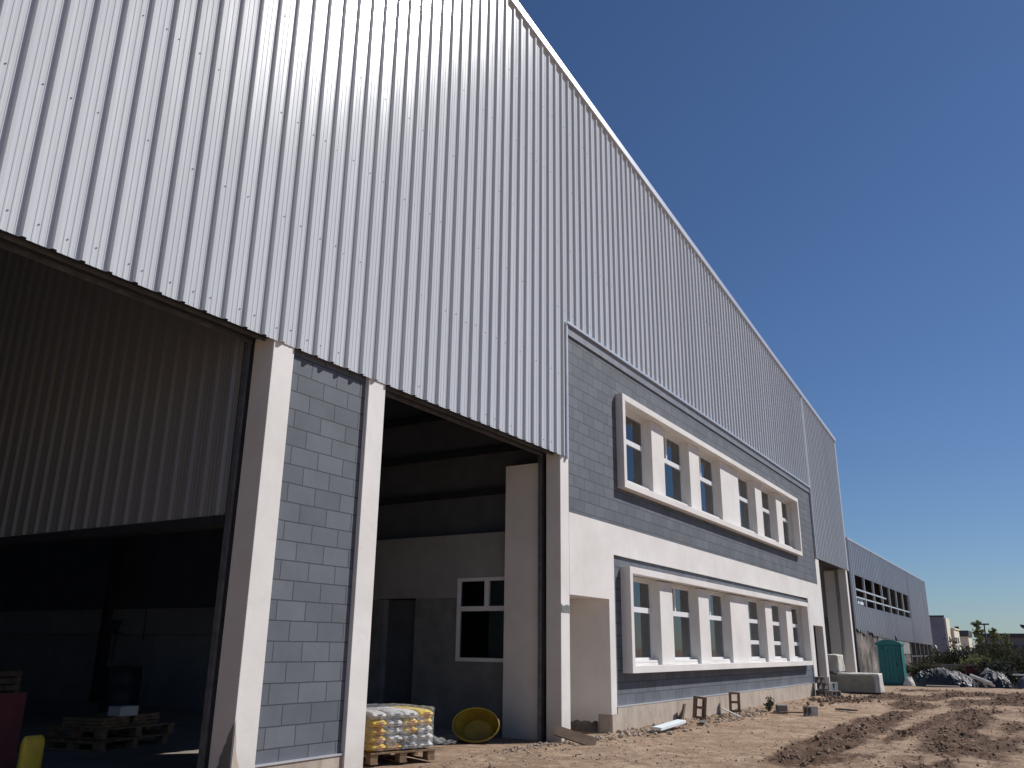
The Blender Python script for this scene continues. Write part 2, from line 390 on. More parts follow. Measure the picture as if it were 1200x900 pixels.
P = .253
PROF = [(0, 0), (.015, -.037), (.049, -.037), (.066, 0), (.098, 0), (.104, -.0035), (.118, -.0035), (.124, 0), (.158, 0), (.164, -.0035), (.178, -.0035), (.184, 0), (.214, 0), (.219, -.003), (.229, -.003), (.234, 0)]
def corrugated(mb, x0, x1, y, zb, zt, pitch=P, prof=PROF, axis='x', sgn=1, ph=0.0, jit=0.0):
    pts = []; rj = random.Random(int(x0 * 7) + 5); ja = 0.0
    k = math.floor((x0 - ph) / pitch)
    while k * pitch + ph < x1:
        jb = rj.uniform(-jit, jit) * (2.2 if k % 4 == 0 else 1)
        for a, d in prof:
            X = ph + k * pitch + a * pitch / .253
            if x0 < X < x1: pts.append((X, d + ja + (jb - ja) * a / .253))
        ja = jb
        k += 1
    pts = [(x0, 0)] + pts + [(x1, 0)]
    b = len(mb.v)
    for X, d in pts:
        B, T = zb(X), zt(X)
        for z in (B, T):
            mb.v.append((X, y + d * sgn, z) if axis == 'x' else (y + d * sgn, X, z))
    for i in range(len(pts) - 1):
        mb.f.append([b + 2 * i, b + 2 * i + 2, b + 2 * i + 3, b + 2 * i + 1]); mb.mi.append(0); mb.smf.append(False)
# sheets and their screws
ZB = 4.40; ZO = 6.83; XO0 = 12.27; XO1 = 30.6; XE = 36.05
mb = MB()
corrugated(mb, -6, XO0 - .02, -.012, lambda X: ZB, lambda X: roofz(X) - .05, jit=.0011)
corrugated(mb, XO0 - .02, XO1, -.012, lambda X: ZO, lambda X: roofz(X) - .05, jit=.0011)
corrugated(mb, XO1, XE, -.012, lambda X: ZB, lambda X: roofz(X) - .05, jit=.0011)
mb.cur = 1
rs = random.Random(3)
k = int(2.0 / P)
while k * P < 35.8:
    zrow = 4.56
    while zrow < roofz(k * P) - .3:
        if (XO0 - .1 < k * P < XO1 and zrow < ZO + .02) or rs.random() < .22: zrow += 1.26; continue
        X = k * P + rs.choice((.089, .141, .2)) + rs.uniform(-.006, .006); z = zrow + rs.uniform(-.025, .025)
        q = .0045
        mb.box(X - q, X + q, -.021, -.010, z - q, z + q); zrow += 1.26
    k += 1
part(mb, 'wall_cladding', [M['clad'], M['screw']])
# coping, corner flashings
mb = MB(); a0, a1 = -6.1, XE + .1
for y0, y1, d0, d1 in ((-.085, .20, -.045, .045),):
    mb.poly([(a0, y0, roofz(a0) + d0 - .06), (a1, y0, roofz(a1) + d0 - .06), (a1, y1, roofz(a1) + d0 - .06), (a0, y1, roofz(a0) + d0 - .06),
             (a0, y0, roofz(a0) + d1), (a1, y0, roofz(a1) + d1), (a1, y1, roofz(a1) + d1), (a0, y1, roofz(a0) + d1)],
            [(0, 3, 2, 1), (4, 5, 6, 7), (0, 1, 5, 4), (1, 2, 6, 5), (2, 3, 7, 6), (3, 0, 4, 7)])
part(mb, 'roof_coping', M['trim'])
part(MB().box(XE, XE + .10, -.055, .15, ZB - .02, roofz(XE) - .11), 'corner_flashing', M['trim'])
part(MB().box(XO0 + .012, XO0 + .06, -.05, -.002, ZB - .03, ZO - .012), 'edge_flashing', M['trim'])
part(MB().box(XO1 - .05, XO1 + .03, -.065, -.002, ZB - .02, roofz(XO1) - .11), 'edge_flashing', M['trim'])
mb = MB(); mb.box(XO0 + .012, XO1 - .055, -.075, -.006, ZO - .01, ZO + .035)
part(mb, 'drip_flashing', M['trim'])
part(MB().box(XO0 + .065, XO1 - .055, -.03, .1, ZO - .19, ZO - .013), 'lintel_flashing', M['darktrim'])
# roof slab, side and rear walls
mb = MB()
for (xa, xb) in ((-6, XE),):
    mb.poly([(xa, .16, roofz(xa) - .30), (xb, .16, roofz(xb) - .30), (xb, 26, roofz(xb) - .30), (xa, 26, roofz(xa) - .30),
             (xa, .16, roofz(xa) - .12), (xb, .16, roofz(xb) - .12), (xb, 26, roofz(xb) - .12), (xa, 26, roofz(xa) - .12)],
            [(0, 3, 2, 1), (4, 5, 6, 7), (0, 1, 5, 4), (1, 2, 6, 5), (2, 3, 7, 6), (3, 0, 4, 7)])
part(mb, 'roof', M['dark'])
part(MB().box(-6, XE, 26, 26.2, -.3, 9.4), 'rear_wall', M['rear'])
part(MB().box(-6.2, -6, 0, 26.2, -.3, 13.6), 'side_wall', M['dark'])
part(MB().box(XE - .03, XE + .08, .16, 26.2, -.3, 9.6), 'side_wall', M['clad_far'])
# lining right behind the sheets (dark), with girts
mb = MB()
def quadwall(mb, x0, x1, y0, y1, zb):
    mb.poly([(x0, y0, zb), (x1, y0, zb), (x1, y1, zb), (x0, y1, zb), (x0, y0, roofz(x0) - .32), (x1, y0, roofz(x1) - .32), (x1, y1, roofz(x1) - .32), (x0, y1, roofz(x0) - .32)],
            [(0, 3, 2, 1), (4, 5, 6, 7), (0, 1, 5, 4), (1, 2, 6, 5), (2, 3, 7, 6), (3, 0, 4, 7)])
quadwall(mb, -6, 12.2, .13, .16, 4.62); quadwall(mb, 12.2, 30.5, .13, .16, ZO + .05); quadwall(mb, 30.5, XE - .05, .13, .16, 4.62)
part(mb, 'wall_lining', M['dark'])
# header beams above the openings
def header(x0, x1):
    h = MB(); h.box(x0, x1, .012, .10, ZB + .03, 4.70); h.box(x0, x1, .17, .30, ZB + .05, 4.66); part(h, 'header_beam', M['steel'])
    g = MB(); g.box(x0, x1, .115, .135, ZB + .005, ZB + .05); part(g, 'door_track', M['rail'])
    g = MB(); g.box(x0, x1, .315, .335, ZB + .01, ZB + .055); part(g, 'door_track', M['rail'])
header(-6, 5.74); header(7.62, 12.08); header(31.14, 35.72)

# columns and block pier
def column(x0, x1, y0=0.0, y1=.30, z0=-.15, z1=4.47):
    return part(MB().box(x0, x1, y0, y1, z0, z1), 'column', M['white'], bevel=.006)
column(5.76, 6.055); column(7.285, 7.59); 
column(12.11, 12.405, 0, .27); column(35.73, 36.03)
part(MB().box(6.058, 7.283, .055, .26, .225, 4.46), 'block_wall', M['block'])
part(MB().box(6.058, 7.283, .035, .27, -.15, .205), 'plinth', M['plinth'])
part(MB().box(6.058, 7.283, .022, .25, .206, .224), 'plinth_capping', M['trim'])
# scar of bare cement low on the first column
def patch(name, m, pts, nrm_y, thick=.004, plane='y'):
    mb = MB(); n = len(pts)
    if plane == 'y':
        A = [(p[0], nrm_y, p[1]) for p in pts]; B = [(p[0], nrm_y - thick, p[1]) for p in pts]
    else:
        A = [(nrm_y, p[0], p[1]) for p in pts]; B = [(nrm_y - thick, p[0], p[1]) for p in pts]
    mb.poly(A + B, [tuple(range(n)), tuple(range(2 * n - 1, n - 1, -1))] + [(i, i + n, (i + 1) % n + n, (i + 1) % n) for i in range(n)])
    return part(mb, name, m)
rr = random.Random(5)
pts = [(.004, -.1), (.20, -.1)] + [(.20 - .19 * t + rr.uniform(-.008, .008), .02 + .60 * t ** .6 + rr.uniform(-.015, .015)) for t in [i / 14 for i in range(15)]]
patch('cement_scar', M['cement'], pts, 5.757, plane='x')
pts = [(5.764, -.1), (5.90, -.1)] + [(5.90 - .13 * t + rr.uniform(-.008, .008), .15 + .5 * t ** 2 + rr.uniform(-.02, .02)) for t in [i / 10 for i in range(11)]]
patch('cement_scar', M['plinth'], pts, -.003)
for z0, z1, x0, x1 in ((1.86, 1.98, 12.112, 12.40),):
    pts = [(x0 + (x1 - x0) * i / 8, z0 + rr.uniform(-.012, .012)) for i in range(9)] + [(x1 - (x1 - x0) * i / 8, z1 + rr.uniform(-.02, .012)) for i in range(9)]
    patch('repair_patch', M['cement'], pts, -.003)
# door guide rails by the openings
for X in (5.745, 12.095):
    part(MB().box(X - .03, X + .02, .335, .40, -.05, 4.42), 'guide_rail', M['rail'])
    part(MB().box(X + .0, X + .09, .305, .333, -.05, 4.42), 'guide_gap_shade', M['steel'])  # solid dark strip, the shade of the slit put into its colour

# white ground-floor front: jambs, band, recess
Zw0, Zw1 = 2.95, 3.49
mb = MB()
mb.box(12.41, 31.06, 0, .25, Zw0, Zw1)                 # band over everything
mb.box(12.41, 13.90, 0, .25, 2.15, Zw0)
mb.box(13.90, 14.13, 0, .25, .24, Zw0)
mb.box(28.93, 29.34, 0, .25, -.12, Zw0)
mb.box(29.34, 30.73, 0, .25, 2.12, Zw0)
mb.box(30.73, 31.06, 0, .25, -.12, Zw0)
part(mb, 'plaster_wall', M['white'])
part(MB().box(12.408, 14.1, .25, .30, 2.16, 3.4), 'lintel', M['white'])
# grey block walls
mb = MB()
U0, U1, UZ0, UZ1 = 14.50, 28.12, 4.34, 5.965            # opening behind the upper surround
L0, L1, LZ0, LZ1 = 14.62, 28.22, 1.02, 2.64
mb.box(12.408, XO1 - .06, .0, .22, 3.49, UZ0); mb.box(12.408, XO1 - .06, .0, .22, UZ1, ZO - .192)
mb.box(12.408, U0, .0, .22, UZ0, UZ1); mb.box(12.30, 12.408, .0, .22, 4.472, ZO - .192); mb.box(U1, XO1 - .06, .0, .22, UZ0, UZ1)
part(mb, 'block_wall', M['block'])
mb = MB(); yr = .045
mb.box(14.13, 28.93, yr, .24, .365, LZ0); mb.box(14.13, 28.93, yr, .24, LZ1, Zw0)
mb.box(14.13, L0, yr, .24, LZ0, LZ1); mb.box(L1, 28.93, yr, .24, LZ0, LZ1)
part(mb, 'block_wall', M['block'])
part(MB().box(13.905, 28.93, -.012, .24, -.2, .235).box(14.131, 28.93, -.012, .24, .235, .345), 'plinth', M['plinth'])
part(MB().box(14.131, 28.928, -.018, .1, .346, .364), 'plinth_capping', M['trim'])
part(MB().box(XO1 - .055, 31.06, .0, .2, 3.492, ZB - .03), 'pilaster', M['white'])
# window surrounds, piers, windows
def surround(x0, x1, z0, z1, t):
    mb = MB(); y0, y1 = -.15, .06
    mb.box(x0, x1, y0, y1, z0, z0 + t); mb.box(x0, x1, y0, y1, z1 - t, z1)
    mb.box(x0, x0 + t, y0, y1, z0 + t, z1 - t); mb.box(x1 - t, x1, y0, y1, z0 + t, z1 - t)
    return part(mb, 'window_surround', M['white'], bevel=.005)
surround(14.38, 28.14, 4.22, 6.07, .125); surround(14.50, 28.24, .90, 2.77, .125)
def window(x0, x1, z0, z1, rows, label, mull=None, tilt=False):
    """rows: heights of the transoms; glass plane at y=.22"""
    f = MB(); t = .055; y0, y1 = .19, .25
    f.box(x0, x1, y0, y1, z0, z0 + t); f.box(x0, x1, y0, y1, z1 - t, z1)
    f.box(x0, x0 + t, y0, y1, z0 + t, z1 - t); f.box(x1 - t, x1, y0, y1, z0 + t, z1 - t)
    prev = z0 + t
    for r in rows: f.box(x0 + t, x1 - t, y0 - .012, y1, r - .05, r + .05)
    if mull: f.box(x0 + mull - .03, x0 + mull + .03, y0 - .006, y1, rows[-1] + .05, z1 - t)
    o = part(f, 'window', M['pvc'], label=label)
    edges = [z0 + t] + [r for rr_ in rows for r in (rr_ - .05, rr_ + .05)] + [z1 - t]
    for i in range(0, len(edges), 2):
        if mull and i == len(edges) - 2:
            spans = ((x0 + t, x0 + mull - .03), (x0 + mull + .03, x1 - t))
        else: spans = ((x0 + t, x1 - t),)
        for a, b in spans:
            g = MB().box(a, b, .216, .224, edges[i], edges[i + 1]).build('pane', M['glass']); g.parent = o
    s = MB().box(x0 + .01, x1 - .01, .07, .188, z0 - .03, z0 + .012).build('sill', M['white']); s.parent = o
    return o
def storey(off, z0, z1, zf):
    cuts = [(14.60, 16.17), (16.85, 18.42), (19.10, 20.67), (22.15, 23.72), (24.38, 25.93), (26.58, 28.10)]
    for i in range(5):
        a = cuts[i][1] + off; b = cuts[i + 1][0] + off
        part(MB().box(a, b, .0, .30, zf, z1), 'window_pier', M['white'], bevel=.004)
    # reveals that close the opening behind the surround
    mb = MB(); X0 = cuts[0][0] + off - .10; X1 = cuts[-1][1] + off + .10
    mb.box(X0, X1, .062, .32, z1, z1 + .1); mb.box(X0, X1, .062, .32, z0 - .1, z0 - .032); mb.box(X0, X0 + .1, .062, .32, z0 - .03, z1); mb.box(X1 - .1, X1, .062, .32, z0 - .03, z1)
    part(mb, 'window_reveal', M['white'])
    return [(a + off, b + off) for a, b in cuts]
zu0, zu1 = 4.46, 5.94
for i, (a, b) in enumerate(storey(-.02, zu0, zu1, 4.347)):
    window(a + .002, b - .002, zu0 + .002, zu1 - .004, [5.32], None, mull=.62)
zl0, zl1 = 1.10, 2.62
for i, (a, b) in enumerate(storey(.10, zl0, zl1, 1.027)):
    window(a + .002, b - .002, zl0 + .002, zl1 - .004, [2.04] if i < 3 else [1.52, 2.06], None, mull=.62 if i in (1, 2) else None)
# office rooms behind the windows
mb = MB()
for z in (-.06, 3.22, 6.45): mb.box(14.15, 30.4, .33, 6.0, z - .0, z + .15)
part(mb, 'office_floor', M['room'])
mb = MB(); mb.box(14.15, 30.4, 6.0, 6.15, -.05, 6.6)
for X in (14.15, 18.7, 21.3, 24.0, 30.25): mb.box(X, X + .12, .33, 6.0, .10, 3.21); mb.box(X, X + .12, .33, 6.0, 3.38, 6.44)
part(mb, 'office_wall', M['room'])
mb = MB(); mb.box(14.15, 30.4, .262, .325, 0, .98); mb.box(14.15, 30.4, .262, .325, 2.75, 4.3); mb.box(14.15, 30.4, .262, .325, 6.05, 6.44)
part(mb, 'wall_lining', M['dark'])
# porch niche between the last column and the recess
part(MB().box(13.902, 14.1, .252, 1.6, -.1, 2.6).box(12.47, 13.9, 1.5, 1.6, -.1, 2.6).box(12.47, 12.52, .28, 1.5, -.1, 2.6), 'porch_wall', M['white'])
part(MB().box(12.53, 13.9, .302, 1.5, 2.16, 2.4), 'porch_ceiling', M['white'])
rr = random.Random(9)
pts = [(.26, -.1), (1.5, -.1)] + [(1.5 - 1.24 * i / 30, .12 + .05 * fbm(i * .31, 2, 1, 4) + rr.uniform(-.008, .008)) for i in range(31)]
patch('dirt_shadow_base', M['rubble'], pts, 13.898, plane='x')  # dirt on the unpainted wall foot, with shadow put into the dark tone
# side door opening at the far end
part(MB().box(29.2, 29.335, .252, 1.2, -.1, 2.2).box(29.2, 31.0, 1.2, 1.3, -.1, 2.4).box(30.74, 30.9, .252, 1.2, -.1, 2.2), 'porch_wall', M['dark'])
# inner pier, inner office wall with door and window, seen through the second opening
part(MB().box(12.14, 12.30, .42, 1.09, -.1, 4.32), 'inner_pier', M['white'], bevel=.004)
IW = MB()
def wallx(mb, x0, x1, y0, y1, z0, z1): mb.box(x0, x1, y0, y1, z0, z1)
part(MB().box(12.30, 12.45, 1.10, 8.0, 2.46, 3.22).box(12.30, 12.45, 2.15, 3.07, 2.13, 2.46).box(12.30, 12.45, 3.95, 8.0, 2.13, 2.46)
     .box(12.30, 12.45, 3.07, 3.95, 2.14, 2.46).box(12.30, 12.45, .3, 1.10, 2.47, 3.22), 'inner_wall', M['inner'])
part(MB().box(12.303, 12.45, 2.15, 3.07, -.1, 2.13).box(12.303, 12.45, 3.80, 8.0, -.1, 2.13).box(12.303, 12.45, .3, 2.15, -.1, 1.08), 'rendered_dado', M['cement'])
f = MB(); t = .06; xa, xb = 12.285, 12.36
f.box(xa, xb, .62, 2.15, 1.08, 1.08 + t); f.box(xa, xb, .62, 2.15, 2.40, 2.46); f.box(xa, xb, .62, .68, 1.14, 2.40); f.box(xa, xb, 2.09, 2.15, 1.14, 2.40)
f.box(xa - .006, xb, .68, 2.09, 1.90, 1.98); f.box(xa - .003, xb, 1.50, 1.58, 1.98, 2.40)
wo = part(f, 'window', M['pvc'], label='white framed inner window with two small top lights')
for a, b, c, d in ((.68, 2.09, 1.14, 1.90), (.68, 1.50, 1.98, 2.40), (1.58, 2.09, 1.98, 2.40)):
    g = MB().box(12.32, 12.326, a, b, c, d).build('pane', M['glass']); g.parent = wo
part(MB().box(12.44, 12.5, 3.07, 3.80, 0, 2.12), 'inner_door', M['dark'])
mb = MB(); mb.box(12.6, 14.1, .35, 8, 3.23, 3.3); mb.box(13.95, 14.1, 1.65, 8, 0, 3.2); mb.box(12.5, 14.1, 8, 8.1, 0, 3.2)
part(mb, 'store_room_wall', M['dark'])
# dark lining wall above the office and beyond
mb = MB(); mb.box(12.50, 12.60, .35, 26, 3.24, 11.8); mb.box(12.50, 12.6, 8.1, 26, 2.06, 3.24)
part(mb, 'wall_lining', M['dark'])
for z in (3.92, 4.68, 5.46, 6.3, 7.2): part(MB().box(12.40, 12.498, .4, 25.9, z, z + .10), 'girt', M['steel'])
part(MB().box(12.35, 12.5, 8.1, 26, 1.50, 2.05), 'inner_wall', M['inner'])
part(MB().box(12.40, 12.5, 10.4, 26, -.1, 1.495), 'inner_wall', M['rear'])
part(MB().box(12.40, 12.5, 8.1, 10.4, -.1, 1.495), 'inner_wall', M['room'])
for Y in (6, 12, 18, 24): part(MB().box(12.2, 12.39, Y, Y + .2, 3.3 if Y < 8 else 0, 11.4), 'steel_post', M['steel'])
# sheeted partition beside the first opening
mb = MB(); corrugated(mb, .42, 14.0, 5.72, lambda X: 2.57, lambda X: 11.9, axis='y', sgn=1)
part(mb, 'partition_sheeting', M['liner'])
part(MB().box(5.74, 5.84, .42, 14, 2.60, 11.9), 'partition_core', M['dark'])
part(MB().box(5.70, 5.90, .42, 26, 2.47, 2.565), 'girt', M['steel'])
for i in range(11):
    Y = 1.5 + i * 2.2
    mb = MB(); mb.poly([(-6, Y, roofz(-6) - .50), (12.3, Y, roofz(12.3) - .50), (12.3, Y + .08, roofz(12.3) - .50), (-6, Y + .08, roofz(-6) - .50),
                        (-6, Y, roofz(-6) - .302), (12.3, Y, roofz(12.3) - .302), (12.3, Y + .08, roofz(12.3) - .302), (-6, Y + .08, roofz(-6) - .302)],
                       [(0, 3, 2, 1), (4, 5, 6, 7), (0, 1, 5, 4), (1, 2, 6, 5), (2, 3, 7, 6), (3, 0, 4, 7)])
    part(mb, 'roof_purlin', M['steel'])
part(MB().box(-6, 12.2, 1.6, 26, -.1, .012), 'floor_slab', M['slab'])
# far opening: pier and inner faces
part(MB().box(35.88, 36.01, .46, .86, -.1, 4.40), 'inner_pier', M['white'])
part(MB().box(35.95, 36.02, .9, 12, -.1, 2.6), 'inner_wall', M['cement'])
part(MB().box(30.9, 31.0, .35, 12, -.1, 9.0), 'wall_lining', M['dark'])

# ------------------------------------------------------------------ the unfinished building beyond
FX0, FX1, FY = 50.0, 84.4, 2.4
U = empty('unfinished_building', (67, FY, -.35), 'unfinished metal clad building with long unglazed window band, beyond the warehouse', 'building')
def upart(mb, name, m, label=None):
    o = mb.build(name, m); o.parent = U; o.matrix_parent_inverse = Matrix.Translation(U.location).inverted()
    if label: o['label'] = label
    return o
mb = MB(); rg = random.Random(2)
def ragged(X):
    if X < 58: return 2.45 + .35 * fbm(X * 1.3, 0, 1, 4) - (X - 50) * .03
    return 2.15 - (X - 58) * .009
rt = lambda X: 7.32
prof2 = [(0, 0), (.022, -.08), (.055, -.08), (.077, 0)]
corrugated(mb, FX0, 51.05, FY, ragged, rt, prof=prof2, pitch=.55); corrugated(mb, 51.05, 72.7, FY, ragged, lambda X: 3.80, prof=prof2, pitch=.55)
corrugated(mb, 51.05, 72.7, FY, lambda X: 5.46, rt, prof=prof2, pitch=.55); corrugated(mb, 72.7, 80.6, FY, ragged, rt, prof=prof2, pitch=.55)
corrugated(mb, 80.6, 81.1, FY, ragged, lambda X: 3.6, prof=prof2, pitch=.55); corrugated(mb, 80.6, 81.1, FY, lambda X: 6.3, rt, prof=prof2, pitch=.55)
corrugated(mb, 81.1, FX1, FY, ragged, rt, prof=prof2, pitch=.55)
upart(mb, 'wall_cladding', M['clad_far'])
upart(MB().box(FX0 - .02, FX1 + .05, FY - .06, FY + .2, 7.32, 7.42), 'roof_coping', M['clad_far'])
upart(MB().box(FX1 + .0, FX1 + .1, FY - .06, FY + 14, -.3, 7.32), 'side_wall', M['clad_far'])
upart(MB().box(FX0 - .15, FX0 - .02, FY, FY + 14, -.3, 7.36), 'side_wall', M['fdark'])
upart(MB().box(FX0, FX1, FY + .2, FY + 14, 7.1, 7.3), 'roof', M['dark'])
upart(MB().box(FX0, FX1, FY + 3.5, FY + 3.7, -.4, 7.1), 'rear_wall', M['dark'])
upart(MB().box(FX0, 70.5, FY + .06, FY + .3, -.45, 1.5).box(FX0, 57, FY + .08, FY + .3, 1.5, 2.6), 'broken_wall', M['rubble'])
upart(MB().box(57, 70.5, FY + .03, FY + .055, 1.2, 2.4), 'shade_netting', M['greytarp'])
for i in range(8):
    X = 51.05 + 21.65 * i / 7; upart(MB().box(X - .06, X + .06, FY - .02, FY + .10, 3.80, 5.46), 'mullion', M['trim'])
upart(MB().box(51.05, 72.7, FY - .0, FY + .08, 4.20, 4.28), 'window_rail', M['trim'])
upart(MB().box(51.05, 61.5, FY - .05, FY + .04, 4.62, 4.70), 'window_rail', M['trim'])
for i in range(6):
    X = 71 + 12.6 * i / 5; upart(MB().box(X - .09, X + .09, FY + .02, FY + .25, -.4, 2.0), 'steel_post', M['rail'])
upart(MB().box(71, 83.6, FY + .05, FY + .15, 1.0, 1.08), 'window_rail', M['rail'])
upart(MB().box(53.2, 55.0, FY + .3, FY + .34, 3.82, 4.3), 'pale_board', M['styro'])
mb = MB(); mb.tube([(84.0, FY - .3, 1.9), (83.4, FY - .5, 1.5), (83.9, FY - .5, 1.1), (83.2, FY - .4, .6)], .05, 6)
upart(mb, 'hanging_strap', M['tarp'])

# ------------------------------------------------------------------ background buildings
def bld(name, label, loc):
    e = empty(name, loc, label, 'building')
    def p(mb, n, m):
        o = mb.build(n, m); o.parent = e; o.matrix_parent_inverse = Matrix.Translation(e.location).inverted(); return o
    return p
p = bld('factory', 'tall grey panelled building with cream side wall, right of the unfinished metal building', (100, 4, -.4))
p(MB().box(100, 100.3, 2.62, 6.5, -.6, 4.85), 'wall', M['fgrey'])
p(MB().box(99.9, 100.35, 2.60, 6.6, 4.86, 5.0), 'parapet', M['fdark'])
p(MB().box(100.3, 104, 2.50, 6.5, -.6, 4.75), 'side_block', M['fcream'])
p(MB().box(104, 110, 2.2, 6.5, -.6, 3.70), 'side_block', M['fcream'])
p(MB().box(103.9, 110.1, 2.1, 6.6, 3.71, 3.85), 'parapet', M['fcream'])
for z in (1.0, 2.3): 
    for X in (101.2, 105.2, 107.2): p(MB().box(X, X + .8, 2.15 if X > 104 else 2.44, 2.6, z, z + .6), 'window', M['fdark'])
p = bld('white_house', 'small white building with flat dark roof, left of the poplars', (121, 2.8, -.4))
p(MB().box(119, 124, 2.0, 4.0, -.6, 3.2), 'wall', M['fcream'])
p(MB().box(118.7, 124.3, 1.9, 4.1, 3.2, 3.9), 'roof', M['fdark'])
p(MB().box(118.9, 119.0, 2.75, 3.3, 1.1, 2.0), 'window', M['fdark'])
p(MB().box(118.9, 119.0, 2.08, 2.45, 1.5, 2.1), 'window', M['fdark'])
p(MB().box(120, 121, 3.0, 3.4, 3.9, 4.4), 'roof_tank', M['fdark'])
p = bld('long_shed', 'long low shed with dark flat roof on the horizon behind the poplars', (152, -1, -.4))
p(MB().box(150, 160, -14, 2.9, -.6, 3.6), 'wall', M['flong'])
p(MB().box(149.4, 160.6, -14.5, 3.4, 3.6, 4.15), 'roof', M['fdark'])
for i in range(7): p(MB().box(149.8, 150.0, -8 + i * 1.5, -7.2 + i * 1.5, 1.5, 2.5), 'window', M['fdark'])
p = bld('dark_shed', 'dark gabled shed at the right edge beside the bushes', (90, -5.2, -.4))
p(MB().box(88, 94, -9, -4.75, -.6, 2.6), 'wall', M['fdark'])
mb = MB(); mb.poly([(87.7, -9.3, 2.6), (94.3, -9.3, 2.6), (94.3, -4.4, 3.55), (87.7, -4.4, 3.55), (87.7, -9.3, 2.75), (94.3, -9.3, 2.75), (94.3, -4.4, 3.75), (87.7, -4.4, 3.75)],
        [(0, 3, 2, 1), (4, 5, 6, 7), (0, 1, 5, 4), (1, 2, 6, 5), (2, 3, 7, 6), (3, 0, 4, 7)])
p(mb, 'roof', M['fdark'])
p(MB().box(87.85, 87.99, -5.0, -4.72, 1.3, 2.1), 'door', M['fcream'])
tag(MB().box(66, 66.2, -2.6, 1.6, -.5, .50).box(65.95, 66.25, -2.6, 1.6, .50, .58).build('boundary_wall', M['cement']), 'low pale cement wall in front of the far bushes', 'wall')
# flood light mast
pl = empty('light_mast', (100, -.95, -.4), 'thin dark floodlight mast between the two poplars', 'mast')
def pp(mb, n, m):
    o = mb.build(n, m); o.parent = pl; o.matrix_parent_inverse = Matrix.Translation(pl.location).inverted(); return o
pp(MB().tube([(100, -.95, -.4), (100, -.95, 4.1)], [.10, .06], 8), 'pole', M['steel'])
pp(MB().rbox((100, -.95, 4.1), (.3, .9, .14)), 'lamp_head', M['steel'])

# ------------------------------------------------------------------ trees
def tree(name, label, x, y, z0, h, rx, mleaf, nl, leaf=.16, seed=1, crown0=.25, shape=1.0, group=None, cat='tree'):
    r = random.Random(seed); root = empty(name, (x, y, z0), label, cat, group)
    t = MB(); tips = []
    top = Vector((r.uniform(-.1, .1) * rx, r.uniform(-.1, .1) * rx, h * .9))
    trunk = [Vector((0, 0, -.1)), Vector((top.x * .3, top.y * .3, h * .3)), Vector((top.x * .6, top.y * .6, h * .6)), top]
    t.tube(trunk, [h * .022, h * .018, h * .012, h * .004], 7)
    nb = 16
    for i in range(nb):
        f = crown0 + (1 - crown0) * (i + .5) / nb * .92; a = i * 2.4 + r.uniform(-.4, .4)
        base = Vector((top.x * f, top.y * f, h * f * .9))
        env = math.sin(math.pi * min(1, max(.06, (f - crown0 + .08) / (1.1 - crown0)))) ** .6
        L = rx * env * r.uniform(.55, 1.12)
        e = base + Vector((math.cos(a) * L, math.sin(a) * L, L * .45 * shape + h * .03))
        mid = (base + e) / 2 + Vector((0, 0, L * .08))
        t.tube([base, mid, e], [h * .007, h * .005, h * .002], 5); tips += [(mid, .6), (e, 1.0)]
        for q in range(2):
            e2 = mid + Vector((r.uniform(-1, 1), r.uniform(-1, 1), r.uniform(-.2, .9))) * L * .5
            t.tube([mid, e2], [h * .004, h * .0015], 4); tips.append((e2, .8))
    tips.append((top, .7))
    o = t.build('trunk', M['bark']); o.parent = root
    c = MB(); per = max(1, nl // len(tips))
    for tp, wgt in tips:
        cr = rx * r.uniform(.22, .40)
        for i in range(int(per * wgt * r.uniform(.6, 1.4))):
            d = Vector((r.gauss(0, 1), r.gauss(0, 1), r.gauss(0, .8))) * cr * .55
            p_ = tp + d; ax = Vector((r.uniform(-1, 1), r.uniform(-1, 1), r.uniform(-.4, 1))).normalized()
            b1 = ax.orthogonal().normalized(); b2 = ax.cross(b1); s = leaf * r.uniform(.6, 1.3)
            c.poly([p_ - b1 * s, p_ + b2 * s * .45, p_ + b1 * s, p_ - b2 * s * .45], [(0, 1, 2, 3)])
    o = c.build('crown', mleaf); o.parent = root
    return root
tree('poplar_tree', 'taller pale green poplar left of the floodlight mast', 90, -.95, -.4, 4.95, .42, M['leafC'], 1100, .14, 11, .3, 1.4)
tree('poplar_tree', 'lower pale green poplar right of the floodlight mast', 82, -2.55, -.4, 4.05, .36, M['leafC'], 900, .13, 12, .25, 1.4)
tree('poplar_tree', 'thin pale poplar top just right of the lower poplar', 84, -3.35, -.4, 3.6, .30, M['leafC'], 600, .13, 13, .25, 1.4)
tree('bare_tree', 'sparse brown tree standing before the cream wall', 95, 1.6, -.4, 3.2, .9, M['leafA'], 260, .12, 14, .25, 1.0)
bs = [('grey green bush left of the bush belt, behind the low wall', 72, .5, 1.66, 1.23, 'leafA'), ('grey green bush second from the left behind the low wall', 72, -.7, 1.87, 1.14, 'leafB'),
      ('broad dull bush in front of the taller poplar', 74, -2.0, 2.16, 1.42, 'leafB'), ('tall olive bush right of the mast, highest of the belt', 70, -3.0, 2.30, 1.33, 'leafA'),
      ('olive bush between the tallest bush and the dark shed', 62, -3.9, 1.94, 1.23, 'leafA'), ('dark olive bush at the right edge of the picture', 54, -4.75, 1.58, 1.04, 'leafA'),
      ('round low bush before the long shed', 66, -2.4, 1.44, 1.04, 'leafC'), ('wide dark bush partly out of frame at far right', 60, -5.6, 1.87, 1.33, 'leafA'),
      ('low bush over the blue tarpaulin', 52.5, -3.9, 1.22, 0.85, 'leafB'), ('low dark bush right behind the rolled film heap', 58, -2.0, .75, 0.95, 'leafA'), ('low dark bush behind the black mound', 60, .3, .75, 1.04, 'leafA')]
